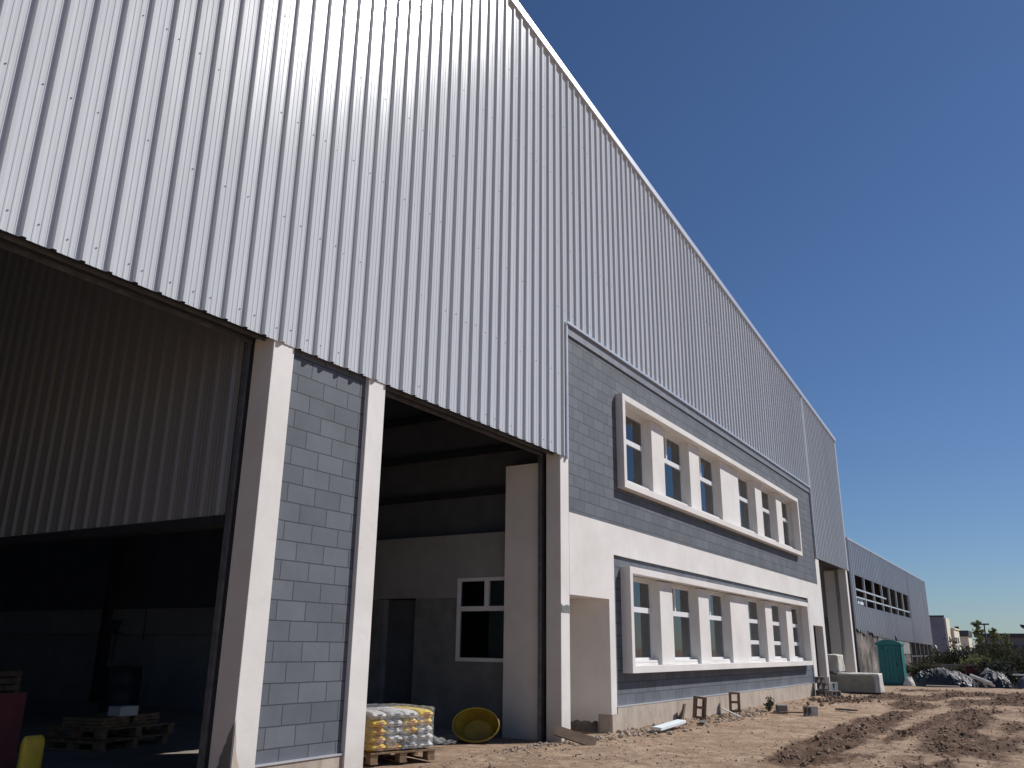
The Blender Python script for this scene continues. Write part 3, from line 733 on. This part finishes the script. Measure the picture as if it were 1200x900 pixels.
for i, (lb, x_, y_, h_, r_, lm) in enumerate(bs):
    tree('bush', lb, x_, y_, -.45, h_, r_, M[lm], 2600, .09, 30 + i, .05, .8, 'bushes along the far edge of the site', 'bush')
# trees across the road, beyond the left side of the view; the window panes mirror them
for i, (lb, x_, y_, h_) in enumerate((('tall roadside tree nearest the warehouse', 44, -24, 8), ('tall roadside tree in the middle of its row', 56, -30, 9), ('tall roadside tree farthest along its row', 70, -34, 9))):
    tree('roadside_tree', lb, x_, y_, -.3, h_, 3.2, M['leafA'], 3500, .3, 60 + i, .2, .8, 'trees across the road')

# ------------------------------------------------------------------ portable toilet
T = empty('portable_toilet', (50.1, .27, -.36), 'teal plastic portable toilet with pale curved roof beside the unfinished building', 'toilet')
def tp(mb, n, m, par=T):
    o = mb.build(n, m); o.parent = par; return o
tp(MB().box(.04, 1.2, .03, 1.19, .12, 2.05), 'cabin', M['teal'])
tp(MB().box(-.02, 1.24, -.02, 1.24, -.02, .12), 'base', M['tealdark'])
d = tp(MB().box(.0, .045, .20, 1.02, .16, 1.98), 'door', M['teal'])
mb = MB()
for i in range(4): mb.box(-.012, .002, .28 + i * .19, .30 + i * .19, .25, 1.85)
tp(mb, 'door_rib', M['tealdark'], d)
tp(MB().box(-.03, .0, .24, .32, 1.0, 1.12), 'latch', M['steel'], d)
for yy in (.0, 1.14): tp(MB().box(-.012, .06, yy, yy + .075, .12, 2.02), 'corner_post', M['roofwhite'] if yy > 1 else M['tealdark'])
mb = MB(); n = 14
for s_ in range(n):
    t0, t1 = s_ / n, (s_ + 1) / n
    f = lambda t: (-.03 + 1.28 * t, 2.05 + .26 * math.sin(math.pi * (.08 + .84 * t)) )
    (a, za), (b_, zb_) = f(t0), f(t1)
    mb.poly([(-.05, a, 2.03), (1.26, a, 2.03), (1.26, b_, 2.03), (-.05, b_, 2.03), (-.05, a, za), (1.26, a, za), (1.26, b_, zb_), (-.05, b_, zb_)],
            [(0, 3, 2, 1), (4, 5, 6, 7), (0, 1, 5, 4), (2, 3, 7, 6), (3, 0, 4, 7), (1, 2, 6, 5)])
tp(mb, 'roof', M['teal'])
mb = MB()
for s_ in range(n):
    (a, za), (b_, zb_) = f(s_ / n), f((s_ + 1) / n)
    mb.poly([(-.07, a, za - .01), (-.04, a, za - .01), (-.04, b_, zb_ - .01), (-.07, b_, zb_ - .01), (-.07, a, za + .03), (-.04, a, za + .03), (-.04, b_, zb_ + .03), (-.07, b_, zb_ + .03)],
            [(0, 3, 2, 1), (4, 5, 6, 7), (0, 1, 5, 4), (2, 3, 7, 6), (3, 0, 4, 7), (1, 2, 6, 5)])
tp(mb, 'roof_edge', M['roofwhite'])
tp(MB().box(-.01, .03, .85, .97, 1.80, 1.95), 'vent', M['tealdark'])
tp(MB().tube([(.9, .3, 2.1), (.9, .3, 2.5)], .05, 8), 'vent_pipe', M['tealdark'])

# ------------------------------------------------------------------ wrapped pallets by the far opening
def pallet(par, sx, sy, m, z=0):
    o = MB()
    for i in range(7):
        y_ = -sy / 2 + i * (sy - .09) / 6; o.box(-sx / 2, sx / 2, y_, y_ + .09, z + .108, z + .126)
    for i in range(3):
        x_ = -sx / 2 + i * (sx - .1) / 2; o.box(x_, x_ + .1, -sy / 2 + .005, sy / 2 - .005, z + .088, z + .1075); o.box(x_, x_ + .1, -sy / 2, sy / 2, z, z + .018)
        for k in range(3):
            y_ = -sy / 2 + .01 + k * (sy - .14) / 2; o.box(x_ + .002, x_ + .098, y_, y_ + .12, z + .0185, z + .0875)
    b = o.build('pallet_deck', m); b.parent = par; return b
def draped(sx, sy, h, m, seed, crease=.02, flare=.04):
    mb = MB()
    def fn(u, v):
        a = 2 * math.pi * u; c_, s_ = math.cos(a), math.sin(a)
        k = 1 / max(abs(c_), abs(s_)); k = min(k, 1.38)
        if v < .6:
            t = v / .6; rr_ = 1 + flare * (1 - t) * (1 + .6 * math.sin(u * 61 + seed)); z = h * t
        else:
            t = (v - .6) / .4; rr_ = 1 - t; z = h + .012 * t
        x = c_ * k * sx / 2 * rr_; y = s_ * k * sy / 2 * rr_
        nz = noise.noise(Vector((x * 4 + seed, y * 4, z * 3))) * crease
        return (x + nz * c_, y + nz * s_, max(0, z) + nz * .8 * (1 if v > .4 else 0))
    mb.grid(fn, 64, 22); return mb
e = empty('wrapped_pallet', (33.0, -.62, -.04), 'waist-high load under cream sheeting on the ground before the far doorway', 'pallet load', rz=R(4))
o = draped(1.45, 1.35, .60, M['tarp'], 3, .035, .05).build('sheeting', M['tarp']); o.parent = e; o.location = (0, 0, .03)
o = MB().box(-.83, -.80, -.50, .66, .03, .585).build('netting', M['greytarp']); o.parent = e
pallet(e, 1.3, 1.2, M['wood'])
e2 = empty('wrapped_pallet', (34.1, .52, -.04), 'taller stack of two cream wrapped loads leaning inside the far doorway', 'pallet load')
o = draped(.95, .85, .56, M['tarp'], 8, .05, .05).build('lower_load', M['tarp']); o.parent = e2; o.location = (0, 0, .02)
o = draped(1.0, .9, .58, M['tarp'], 9, .06, -.02).build('upper_load', M['tarp']); o.parent = e2; o.location = (-.12, .08, .66)

# ------------------------------------------------------------------ concrete blocks
def hollow(L=.39, H=.19, D=.19, t=.032):
    """two through cells; lies with cells along local y"""
    mb = MB()
    mb.box(-L / 2, L / 2, -D / 2, D / 2, 0, t); mb.box(-L / 2, L / 2, -D / 2, D / 2, H - t, H)
    for x_ in (-L / 2, -t / 2, L / 2 - t): mb.box(x_, x_ + t, -D / 2, D / 2, t, H - t)
    return mb
hb = hollow()
def put_block(name, label, loc, rot, m, group=None, mbx=None):
    o = (mbx or hollow()).build(name, m); o.location = loc; o.rotation_euler = rot; return tag(o, label, 'block', group)
put_block('hollow_block', 'brown hollow block standing on end nearer the camera, in front of the plinth', (17.45, -.40, .19), (R(8), R(-84), R(-62)), M['clay'], 'hollow blocks stood on end by the plinth', hollow(.42, .23, .17, .042))
put_block('hollow_block', 'brown hollow block standing on end farther along the plinth', (19.75, -.40, .20), (0, R(-89), R(-66)), M['clay'], 'hollow blocks stood on end by the plinth', hollow(.42, .23, .17, .042))
put_block('hollow_block', 'grey block lying by the small plant at the plinth', (20.75, -1.05, -.06), (0, 0, R(25)), M['concrete'], 'grey blocks on the soil')
put_block('hollow_block', 'grey block lying alone on open soil, right of the plant', (20.2, -1.82, -.06), (0, 0, R(62)), M['concrete'], 'grey blocks on the soil', hollow(.24, .22, .19))
pos = [((28.6, -.28, -.03), 0, 'bottom left grey block of the heap by the side door'), ((28.75, -.30, .165), 6, 'middle grey block of the heap by the side door'),
       ((28.7, -.26, .36), -5, 'topmost grey block of the heap by the side door'), ((28.55, -.62, -.03), 80, 'front grey block of the heap by the side door')]
for (l_, a_, lb) in pos: put_block('hollow_block', lb, l_, (0, 0, R(a_ + 70)), M['concrete'], 'grey blocks heaped by the side door')
put_block('hollow_block', 'pale block on end at the right of the heap by the side door', (29.35, -.55, .18), (0, R(-88), R(-60)), M['styro'], 'grey blocks heaped by the side door')
# board leaning on the column by the second opening
o = MB().rbox((0, 0, 0), (.62, .16, .03)).build('loose_board', M['plywood']); o.location = (11.75, -.42, .08); o.rotation_euler = (R(50), R(16), R(-66))
tag(o, 'dark shuttering board propped at the foot of the white column', 'board')
# foam plank and offcuts along the plinth
def piece(name, label, cat, loc, size, rot, m, group=None):
    o = MB().rbox((0, 0, 0), size).build(name, m, bevel=.004); o.location = loc; o.rotation_euler = tuple(R(a) for a in rot); return tag(o, label, cat, group)
piece('foam_plank', 'pale blue foam plank lying on rubble by the plinth', 'plank', (15.0, -.60, .045), (1.25, .16, .05), (4, -2, 1), M['styro'])
piece('board_offcut', 'short white offcut left of the nearer standing block', 'offcut', (16.65, -.62, .0), (.34, .10, .035), (0, 4, 20), M['styro'], 'offcuts on the soil')
piece('board_offcut', 'pale slat leaning between the two standing blocks', 'offcut', (18.4, -.62, .07), (.42, .08, .02), (10, 24, -60), M['tarp'], 'offcuts on the soil')
piece('board_offcut', 'dark slab standing in for the block shadow on the plinth', 'offcut', (16.95, -.12, .13), (.20, .03, .32), (12, 0, 10), M['plywood'], 'offcuts on the soil')  # dark slab added as the cast shadow of the standing block
piece('board_offcut', 'brown board flat on the soil near the wrapped pallets', 'offcut', (22.6, -2.1, -.02), (.55, .16, .03), (0, 0, 60), M['blackfilm'], 'offcuts on the soil')
piece('board_offcut', 'thin brown plank behind the lone grey block', 'offcut', (20.5, -1.45, .0), (.75, .06, .03), (0, 0, -62), M['wood'], 'offcuts on the soil')
# small weed by the plinth
def weed(x, y, label):
    root = empty('weed', (x, y, -.05), label, 'plant'); mb = MB(); r = random.Random(int(x * 10))
    st = MB()
    for i in range(9):
        a = r.uniform(0, 6.28); h = r.uniform(.16, .34); lean = r.uniform(.02, .10)
        tip = Vector((math.cos(a) * lean, math.sin(a) * lean, h)); st.tube([(0, 0, 0), tip], [.005, .003], 4)
        for j in range(14):
            p_ = tip * r.uniform(.25, 1.0) + Vector((r.uniform(-.05, .05), r.uniform(-.05, .05), r.uniform(-.02, .03)))
            ax = Vector((r.uniform(-1, 1), r.uniform(-1, 1), r.uniform(.0, 1))).normalized(); b1 = ax.orthogonal().normalized(); b2 = ax.cross(b1); s = r.uniform(.02, .04)
            mb.poly([p_ - b1 * s, p_ + b2 * s * .5, p_ + b1 * s, p_ - b2 * s * .5], [(0, 1, 2, 3)])
    o = st.build('stem', M['bark']); o.parent = root; o = mb.build('leaf', M['leafA']); o.parent = root
weed(20.95, -.70, 'dark green weed growing by the plinth, above the grey block')
weed(22.0, -.45, 'small low weed right of the dark weed')

# ------------------------------------------------------------------ stones, clods (uncountable)
def rocks(name, m, spots, kind='stuff', squash=.6):
    mb = MB(); r = random.Random(len(spots))
    base = [(1, 0, 0), (-1, 0, 0), (0, 1, 0), (0, -1, 0), (0, 0, 1), (0, 0, -1), (.6, .6, .55), (-.6, .6, .5), (.6, -.6, .5), (-.6, -.6, .55)]
    fs = [(0, 6, 4), (0, 4, 8), (2, 6, 0), (2, 4, 6), (2, 7, 4), (1, 4, 7), (1, 7, 2), (1, 9, 4), (3, 4, 9), (3, 9, 1), (3, 8, 4), (0, 8, 3), (0, 5, 2), (2, 5, 1), (1, 5, 3), (3, 5, 0)]
    for (x_, y_, s) in spots:
        z_ = gh(x_, y_); a = r.uniform(0, 6.28); ca, sa = math.cos(a), math.sin(a); P_ = []
        sx_, sy_, sz_ = s * r.uniform(.7, 1.3), s * r.uniform(.6, 1.1), s * r.uniform(.4, .9) * squash / .6
        for b in base:
            k = r.uniform(.75, 1.15); X, Y, Z = b[0] * sx_ * k, b[1] * sy_ * k, b[2] * sz_ * k
            P_.append((x_ + X * ca - Y * sa, y_ + X * sa + Y * ca, z_ + Z + sz_ * .35))
        mb.poly(P_, fs)
    return tag(mb.build(name, m), kind=kind)
r = random.Random(21); sp = []
while len(sp) < 1800:
    x_ = 8 + 24 * r.random() ** 1.4; y_ = r.uniform(-6.6, -.05)
    near = y_ > -1.0
    if r.random() < (.9 if near else .35): sp.append((x_, y_, r.uniform(.006, .022) * (1.5 if near and r.random() < .25 else 1)))
rocks('gravel', M['stone'], sp)
sp = []
while len(sp) < 5200:
    x_ = 10.5 + 28 * r.random() ** 1.3; y_ = r.uniform(-6.6, -.1)
    q = rut(x_, y_)
    if r.random() < q * 1.0 + .035: sp.append((x_, y_, (.004 + .021 * r.random() ** 2.6) * (.6 + q) * (1.0 + .02 * x_)))
rocks('soil_clods', M['clod'], sp, squash=.8)
# rubble and soil heap near the far doorway, debris by the plinth
sp = []
for i in range(300):
    x_ = r.gauss(27.0, .95); y_ = r.gauss(-1.05, .38); sp.append((x_, min(-.15, y_), .012 + .07 * r.random() ** 2))
rocks('rubble', M['clod'], sp, squash=.9)
sp = [(r.gauss(14.2, .9), -abs(r.gauss(.35, .22)) - .05, r.uniform(.012, .05)) for i in range(110)] + [(r.gauss(19.9, .9), -abs(r.gauss(.5, .25)) - .05, r.uniform(.008, .045)) for i in range(120)] \
   + [(r.gauss(17.5, 1.4), -abs(r.gauss(.4, .25)) - .05, r.uniform(.01, .035)) for i in range(170)] + [(r.gauss(11.2, .5), r.gauss(-.1, .15), r.uniform(.01, .03)) for i in range(90)]
rocks('broken_mortar', M['stone'], sp, squash=.8)

# ------------------------------------------------------------------ debris piles at the end of the yard
def mound(name, label, cat, x, y, sx, sy, h, m, seed, m2=None, thr=.1):
    mb = MB()
    def fn(u, v):
        a = 2 * math.pi * u; q = 1 - v
        X = math.cos(a) * sx * q; Y = math.sin(a) * sy * q
        lump = .85 + .28 * fbm(X + seed, Y + seed, .8, 4)
        z = h * (1 - q ** 3.2) * lump + (.10 * h * noise.noise(Vector((X * 2.2, Y * 2.2, seed))) + .16 * h * abs(fbm(X + seed, Y, 2.6, 4, 3.0)) - .05 * h) * (1 if q < .95 else 0)
        return (x + X, y + Y, base_h(x, y) + max(-.02, z))
    mb.grid(fn, 110, 34, False)
    if m2:
        for i, f_ in enumerate(mb.f):
            c_ = np.mean([mb.v[k] for k in f_], axis=0)
            if thr(c_): mb.mi[i] = 1
    return tag(mb.build(name, [m, m2] if m2 else m), label, cat)
mound('covered_heap', 'black plastic covered heap with a pale sheet draped over its right side', 'heap', 50.8, -1.45, 1.0, 1.65, .92, M['blackfilm'], 3,
      M['dull'], lambda c_: c_[1] < -1.2 + .25 * noise.noise(Vector((c_[0] * 2, c_[2] * 4, 0))) and c_[2] > .42 + .42 * (c_[1] + 1.2) * .9 + .22 * noise.noise(Vector((c_[0] * 4, c_[1] * 4, 5))))
mound('covered_heap', 'lumpy dark heap topped with pale crumpled film, left of the blue tarpaulin', 'heap', 51.5, -3.75, .9, .85, .86, M['blackfilm'], 8,
      M['dull'], lambda c_: c_[2] > .22 + 1.5 * noise.noise(Vector((c_[0] * 4, c_[1] * 4, 2))))
mound('blue_tarpaulin', 'blue grey tarpaulin spread over materials at the right edge', 'tarpaulin', 52.0, -5.55, 1.2, 1.0, .62, M['bluefilm'], 12)
piece('foam_board', 'white board lying on top of the blue tarpaulin', 'board', (51.2, -5.0, .30), (.5, .75, .07), (0, 3, 5), M['styro'])
piece('long_plank', 'pale plank on the soil in front of the black heap', 'plank', (49.0, -1.6, -.27), (.18, 1.5, .05), (0, 0, 4), M['tarp'])
piece('red_crate', 'red crate standing behind the two dark heaps', 'crate', (53.2, -2.75, .18), (.7, .75, 1.0), (0, 0, 8), M['redboard'])
for i, (yy, zz, lb) in enumerate(((-2.75, .25, 'upper'), (-2.85, .12, 'lower'))):
    o = MB().tube([(0, 0, 0), (-.9, -.95, -.35)], .055, 8).build('plastic_pipe', M['tarp' if i else 'pvc']); o.location = (51.0, yy, zz); tag(o, f'{lb} pale pipe lying slanted between the two dark heaps', 'pipe', 'pipes between the heaps')
mound('sheet_bundle', 'white crumpled sheet at the left foot of the black heap', 'sheet', 49.8, .05, .4, .30, .50, M['tarp'], 15)

# ------------------------------------------------------------------ pallet of sacks in the second opening
PB = (8.82, .72, .0); prz = R(-20)
e = empty('wooden_pallet', (PB[0], PB[1], -.02), 'wooden pallet under the yellow and white sacks in the second opening', 'pallet', rz=prz)
pallet(e, .90, .90, M['wood']); 
rotm = Matrix.Rotation(prz, 3, 'Z')
def sack(w_, d_, h_, seed):
    mb = MB(); nn = 14; r = random.Random(seed)
    def fn(u, v):
        a = 2 * math.pi * u; c_, s_ = math.cos(a), math.sin(a); ex = .42
        X = math.copysign(abs(c_) ** ex, c_) * w_ / 2; Z = math.copysign(abs(s_) ** .75, s_) * h_ / 2
        t = 2 * v - 1; q = (1 - abs(t) ** 5) ** .45 if abs(t) < 1 else 0
        q = max(q, .0)
        return (X * (.80 + .20 * q), t * d_ / 2, Z * q + noise.noise(Vector((X * 12 + seed, t * 4, Z * 12))) * .006)
    mb.grid(fn, 24, 18); 
    mb.cur = 1
    for k in range(3):
        zz = .018 - k * .016; ww = r.uniform(.03, .055)
        mb.box(-ww * r.uniform(.5, 1), ww, -d_ / 2 * .985 - .004, -d_ / 2 * .97, zz - .003, zz + .003)
    return mb
cols = [['yellow', 'yellow', 'yellow', 'yellow', 'paper'], ['yellow', 'paper', 'paper', 'paper', 'greysack'], ['greysack', 'greysack', 'yellow', 'yellow', 'paper'], ['paper', 'paper', 'paper', 'yellow', 'yellow']]
cn = ['leftmost', 'second', 'third', 'rightmost']; ln = ['bottom', 'second', 'middle', 'fourth', 'top']; cw = dict(yellow='yellow', paper='white', greysack='grey')
protos = {}
for ci, col in enumerate(cols):
    for li, k in enumerate(col):
        key = (k, (ci + li) % 2)
        if key not in protos: protos[key] = sack(.215, .86, .108, len(protos) + 1).build('sack', [M[k], M['ink'] if k != 'yellow' else M['red_ink']]); o = protos[key]
        else: o = protos[key].copy(); C.objects.link(o)
        lp = Vector((-.33 + ci * .22 + rnd.uniform(-.006, .006), rnd.uniform(-.012, .012), .105 + .052 + li * .088))
        g = rotm @ lp; o.location = (PB[0] + g.x, PB[1] + g.y, g.z); o.rotation_euler = (0, 0, prz + rnd.uniform(-.02, .02))
        tag(o, f'{cw[k]} sack in the {ln[li]} layer of the pallet stack, {cn[ci]} column', 'sack', 'sacks on the pallet')
# film round the sacks
mb = MB()
def film(u, v):
    a = 2 * math.pi * u; c_, s_ = math.cos(a), math.sin(a); k = min(1 / max(abs(c_), abs(s_)), 1.30)
    if v < .6: q = 1; z = .13 + .46 * v / .6
    else: q = 1 - (v - .6) / .4; z = .59 + .012 * (1 - q)
    X = c_ * k * .462 * q; Y = s_ * k * .462 * q
    nz = noise.noise(Vector((X * 9, Y * 9, z * 7))) * .012
    return (X + nz * c_, Y + nz * s_, z + nz)
mb.grid(film, 60, 24)
o = mb.build('stretch_film', M['film']); o.location = (PB[0], PB[1], .0); o.rotation_euler = (0, 0, prz)
tag(o, 'clear crinkled stretch film wrapped round the stacked sacks', 'film')
# loose film trailing beside it
mb = MB()
mb.grid(lambda u, v: (u * .95, v * .5 + .12 * math.sin(u * 7), .02 + .26 * (1 - u) * v + .05 * noise.noise(Vector((u * 7, v * 7, 1))) + .05), 30, 16)
o = mb.build('loose_film', M['film']); o.location = (9.55, .75, -.02); tag(o, 'loose clear film trailing on the soil from the sack pallet', 'film')

# yellow tub lying on its side
mb = MB(); n = 26
def tubf(u, v):
    a = 2 * math.pi * u; rr_ = (.20 + .10 * min(1, v * 1.2)); X = math.cos(a) * rr_ * 1.15; Y = math.sin(a) * rr_ * .9
    return (X * 1.12, Y, v * .36)
mb.grid(tubf, n, 6)
mb.grid(lambda u, v: (lambda p: (p[0] * .93, p[1] * .93, p[2] * 1.0 + .012 * (1 - v)))(tubf(1 - u, v)), n, 6)
mb.poly([tubf(i / n, 0) for i in range(n)], [tuple(range(n))[::-1]]); mb.poly([(tubf(i / n, 0)[0] * .93, tubf(i / n, 0)[1] * .93, .014) for i in range(n)], [tuple(range(n))])
T2 = empty('mortar_tub', (11.44, 1.08, .10), 'yellow mortar tub lying tipped on its side inside the second opening', 'tub')
o = mb.build('tub_shell', M['tub']); o.parent = T2; 
rm = MB(); rm.tube([Vector(tubf(i / n, 1)) for i in range(n + 1)], .018, 6, cap=False); o2 = rm.build('rim', M['tub']); o2.parent = T2
T2.rotation_euler = Vector((-.86, -.42, .34)).to_track_quat('Z', 'Y').to_euler(); T2.scale = (.9, .9, .9)

# ------------------------------------------------------------------ things in the dark bay behind the first opening
piece('red_board', 'dark red site board standing at the left edge in the first bay', 'board', (4.30, 1.95, .42), (1.14, .05, .86), (0, 0, 0), M['redboard'])
o = sack(.24, .46, .10, 99).build('sack', [M['yellow'], M['paper']]); o.location = (5.02, 1.95, .22); o.rotation_euler = (R(90), 0, R(10))
tag(o, 'worn yellow sack stood upright right of the dark red board', 'sack')
e = empty('wooden_pallet', (7.4, 4.3, .012), 'stacked wooden pallet in the gloom of the first bay, lower of two', 'pallet', 'pallets in the first bay', rz=R(12))
pallet(e, 1.2, 1.0, M['wood']); dup(e, (7.5, 4.35, .145), R(7), 'wooden pallet in the first bay, upper of the two stacked', 'pallets in the first bay')
for i, (px, py, pz, lb) in enumerate(((7.15, 4.2, .27, 'left board packet on the stacked pallets in the first bay'), (7.75, 4.4, .27, 'right board packet on the stacked pallets in the first bay'))):
    mb = MB()
    for j in range(3): mb.rbox((0, 0, .02 + j * .042), (.5, .62, .036), (0, 0, R(3 * j)))
    o = mb.build('board_packet', M['wood']); o.location = (px, py, pz); o.rotation_euler = (0, 0, R(10)); tag(o, lb, 'packet', 'packets on the dark pallets')
mb = MB()
for k in range(7):
    mb.rbox((7.80 + k * .012, 1.10 + k * .035, 1.36), (2.15, .03, 2.68), (R(3), 0, R(17)))
tag(mb.build('sun_blocker_boards', M['plywood']), 'unseen tall boards added behind the grey block pier to keep sun off the floor', 'boards')  # unseen boards, added to block sunlight from the first bay floor
piece('white_package', 'small white package on top of the dark pallet stack', 'package', (7.45, 4.1, .45), (.30, .22, .12), (0, 0, 8), M['paper'])
def site_lamp(x_, y_, h_, lb):
    L_ = empty('work_lamp', (x_, y_, .012), lb, 'lamp', 'work lamps in the dark bay')
    s = MB().tube([(0, 0, .35), (0, 0, h_)], .018, 8).build('stand', M['steel']); s.parent = L_
    for k in range(3):
        a = k * 2.09; s = MB().tube([(0, 0, .5), (math.cos(a) * .4, math.sin(a) * .4, 0)], .013, 6).build('leg', M['steel']); s.parent = L_
    s = MB().rbox((0, 0, h_), (.10, .30, .2), (0, .3, 0)).build('lamp_head', M['steel'], bevel=.01); s.parent = L_
def drum(x_, y_, lb):
    mb = MB(); h = .88
    for a_, b_ in ((.0, .29), (.30, .58), (.59, .88)): mb.tube([(0, 0, a_), (0, 0, a_ + .01), (0, 0, b_ - .01), (0, 0, b_)], [.285, .275, .275, .285], 24)
    o = mb.build('steel_drum', M['steel']); o.location = (x_, y_, .012); tag(o, lb, 'drum', 'drums in the first bay')
drum(9.6, 7.4, 'dark steel drum nearer the camera at the back of the first bay'); drum(10.2, 8.1, 'dark steel drum farther back in the first bay')
for i, (x_, y_, z_, lb) in enumerate(((7.0, 7.2, .012, 'bottom dark crate of the pair at the back of the first bay'), (7.03, 7.22, .46, 'top dark crate of the pair at the back of the first bay'))):
    mb = MB(); mb.box(-.5, .5, -.4, .4, 0, .04)
    for k in range(4):
        mb.box(-.5, .5, -.42, -.402, .05 + k * .1, .12 + k * .1); mb.box(-.5, .5, .402, .42, .05 + k * .1, .12 + k * .1); mb.box(-.52, -.502, -.4, .4, .05 + k * .1, .12 + k * .1); mb.box(.502, .52, -.4, .4, .05 + k * .1, .12 + k * .1)
    for a_ in (-.46, .46):
        for b_ in (-.36, .36): mb.box(a_ - .04, a_ + .04, b_ - .04, b_ + .04, .041, .44)
    o = mb.build('slatted_crate', M['wood']); o.location = (x_, y_, z_); o.rotation_euler = (0, 0, R(8 + 9 * i)); tag(o, lb, 'crate', 'crates in the first bay')
site_lamp(8.6, 6.2, 1.55, 'dark unlit work lamp on a tripod behind the pallet stack'); site_lamp(7.0, 8.6, 1.8, 'dark unlit work lamp farther back in the first bay')
mb = MB(); mb.tube([(9.3, 6.5, 2.05), (9.31, 6.5, 1.35)], .012, 6); o = mb.build('hanging_cable', M['cable']); tag(o, 'thin dark cable hanging in the first bay', 'cable')
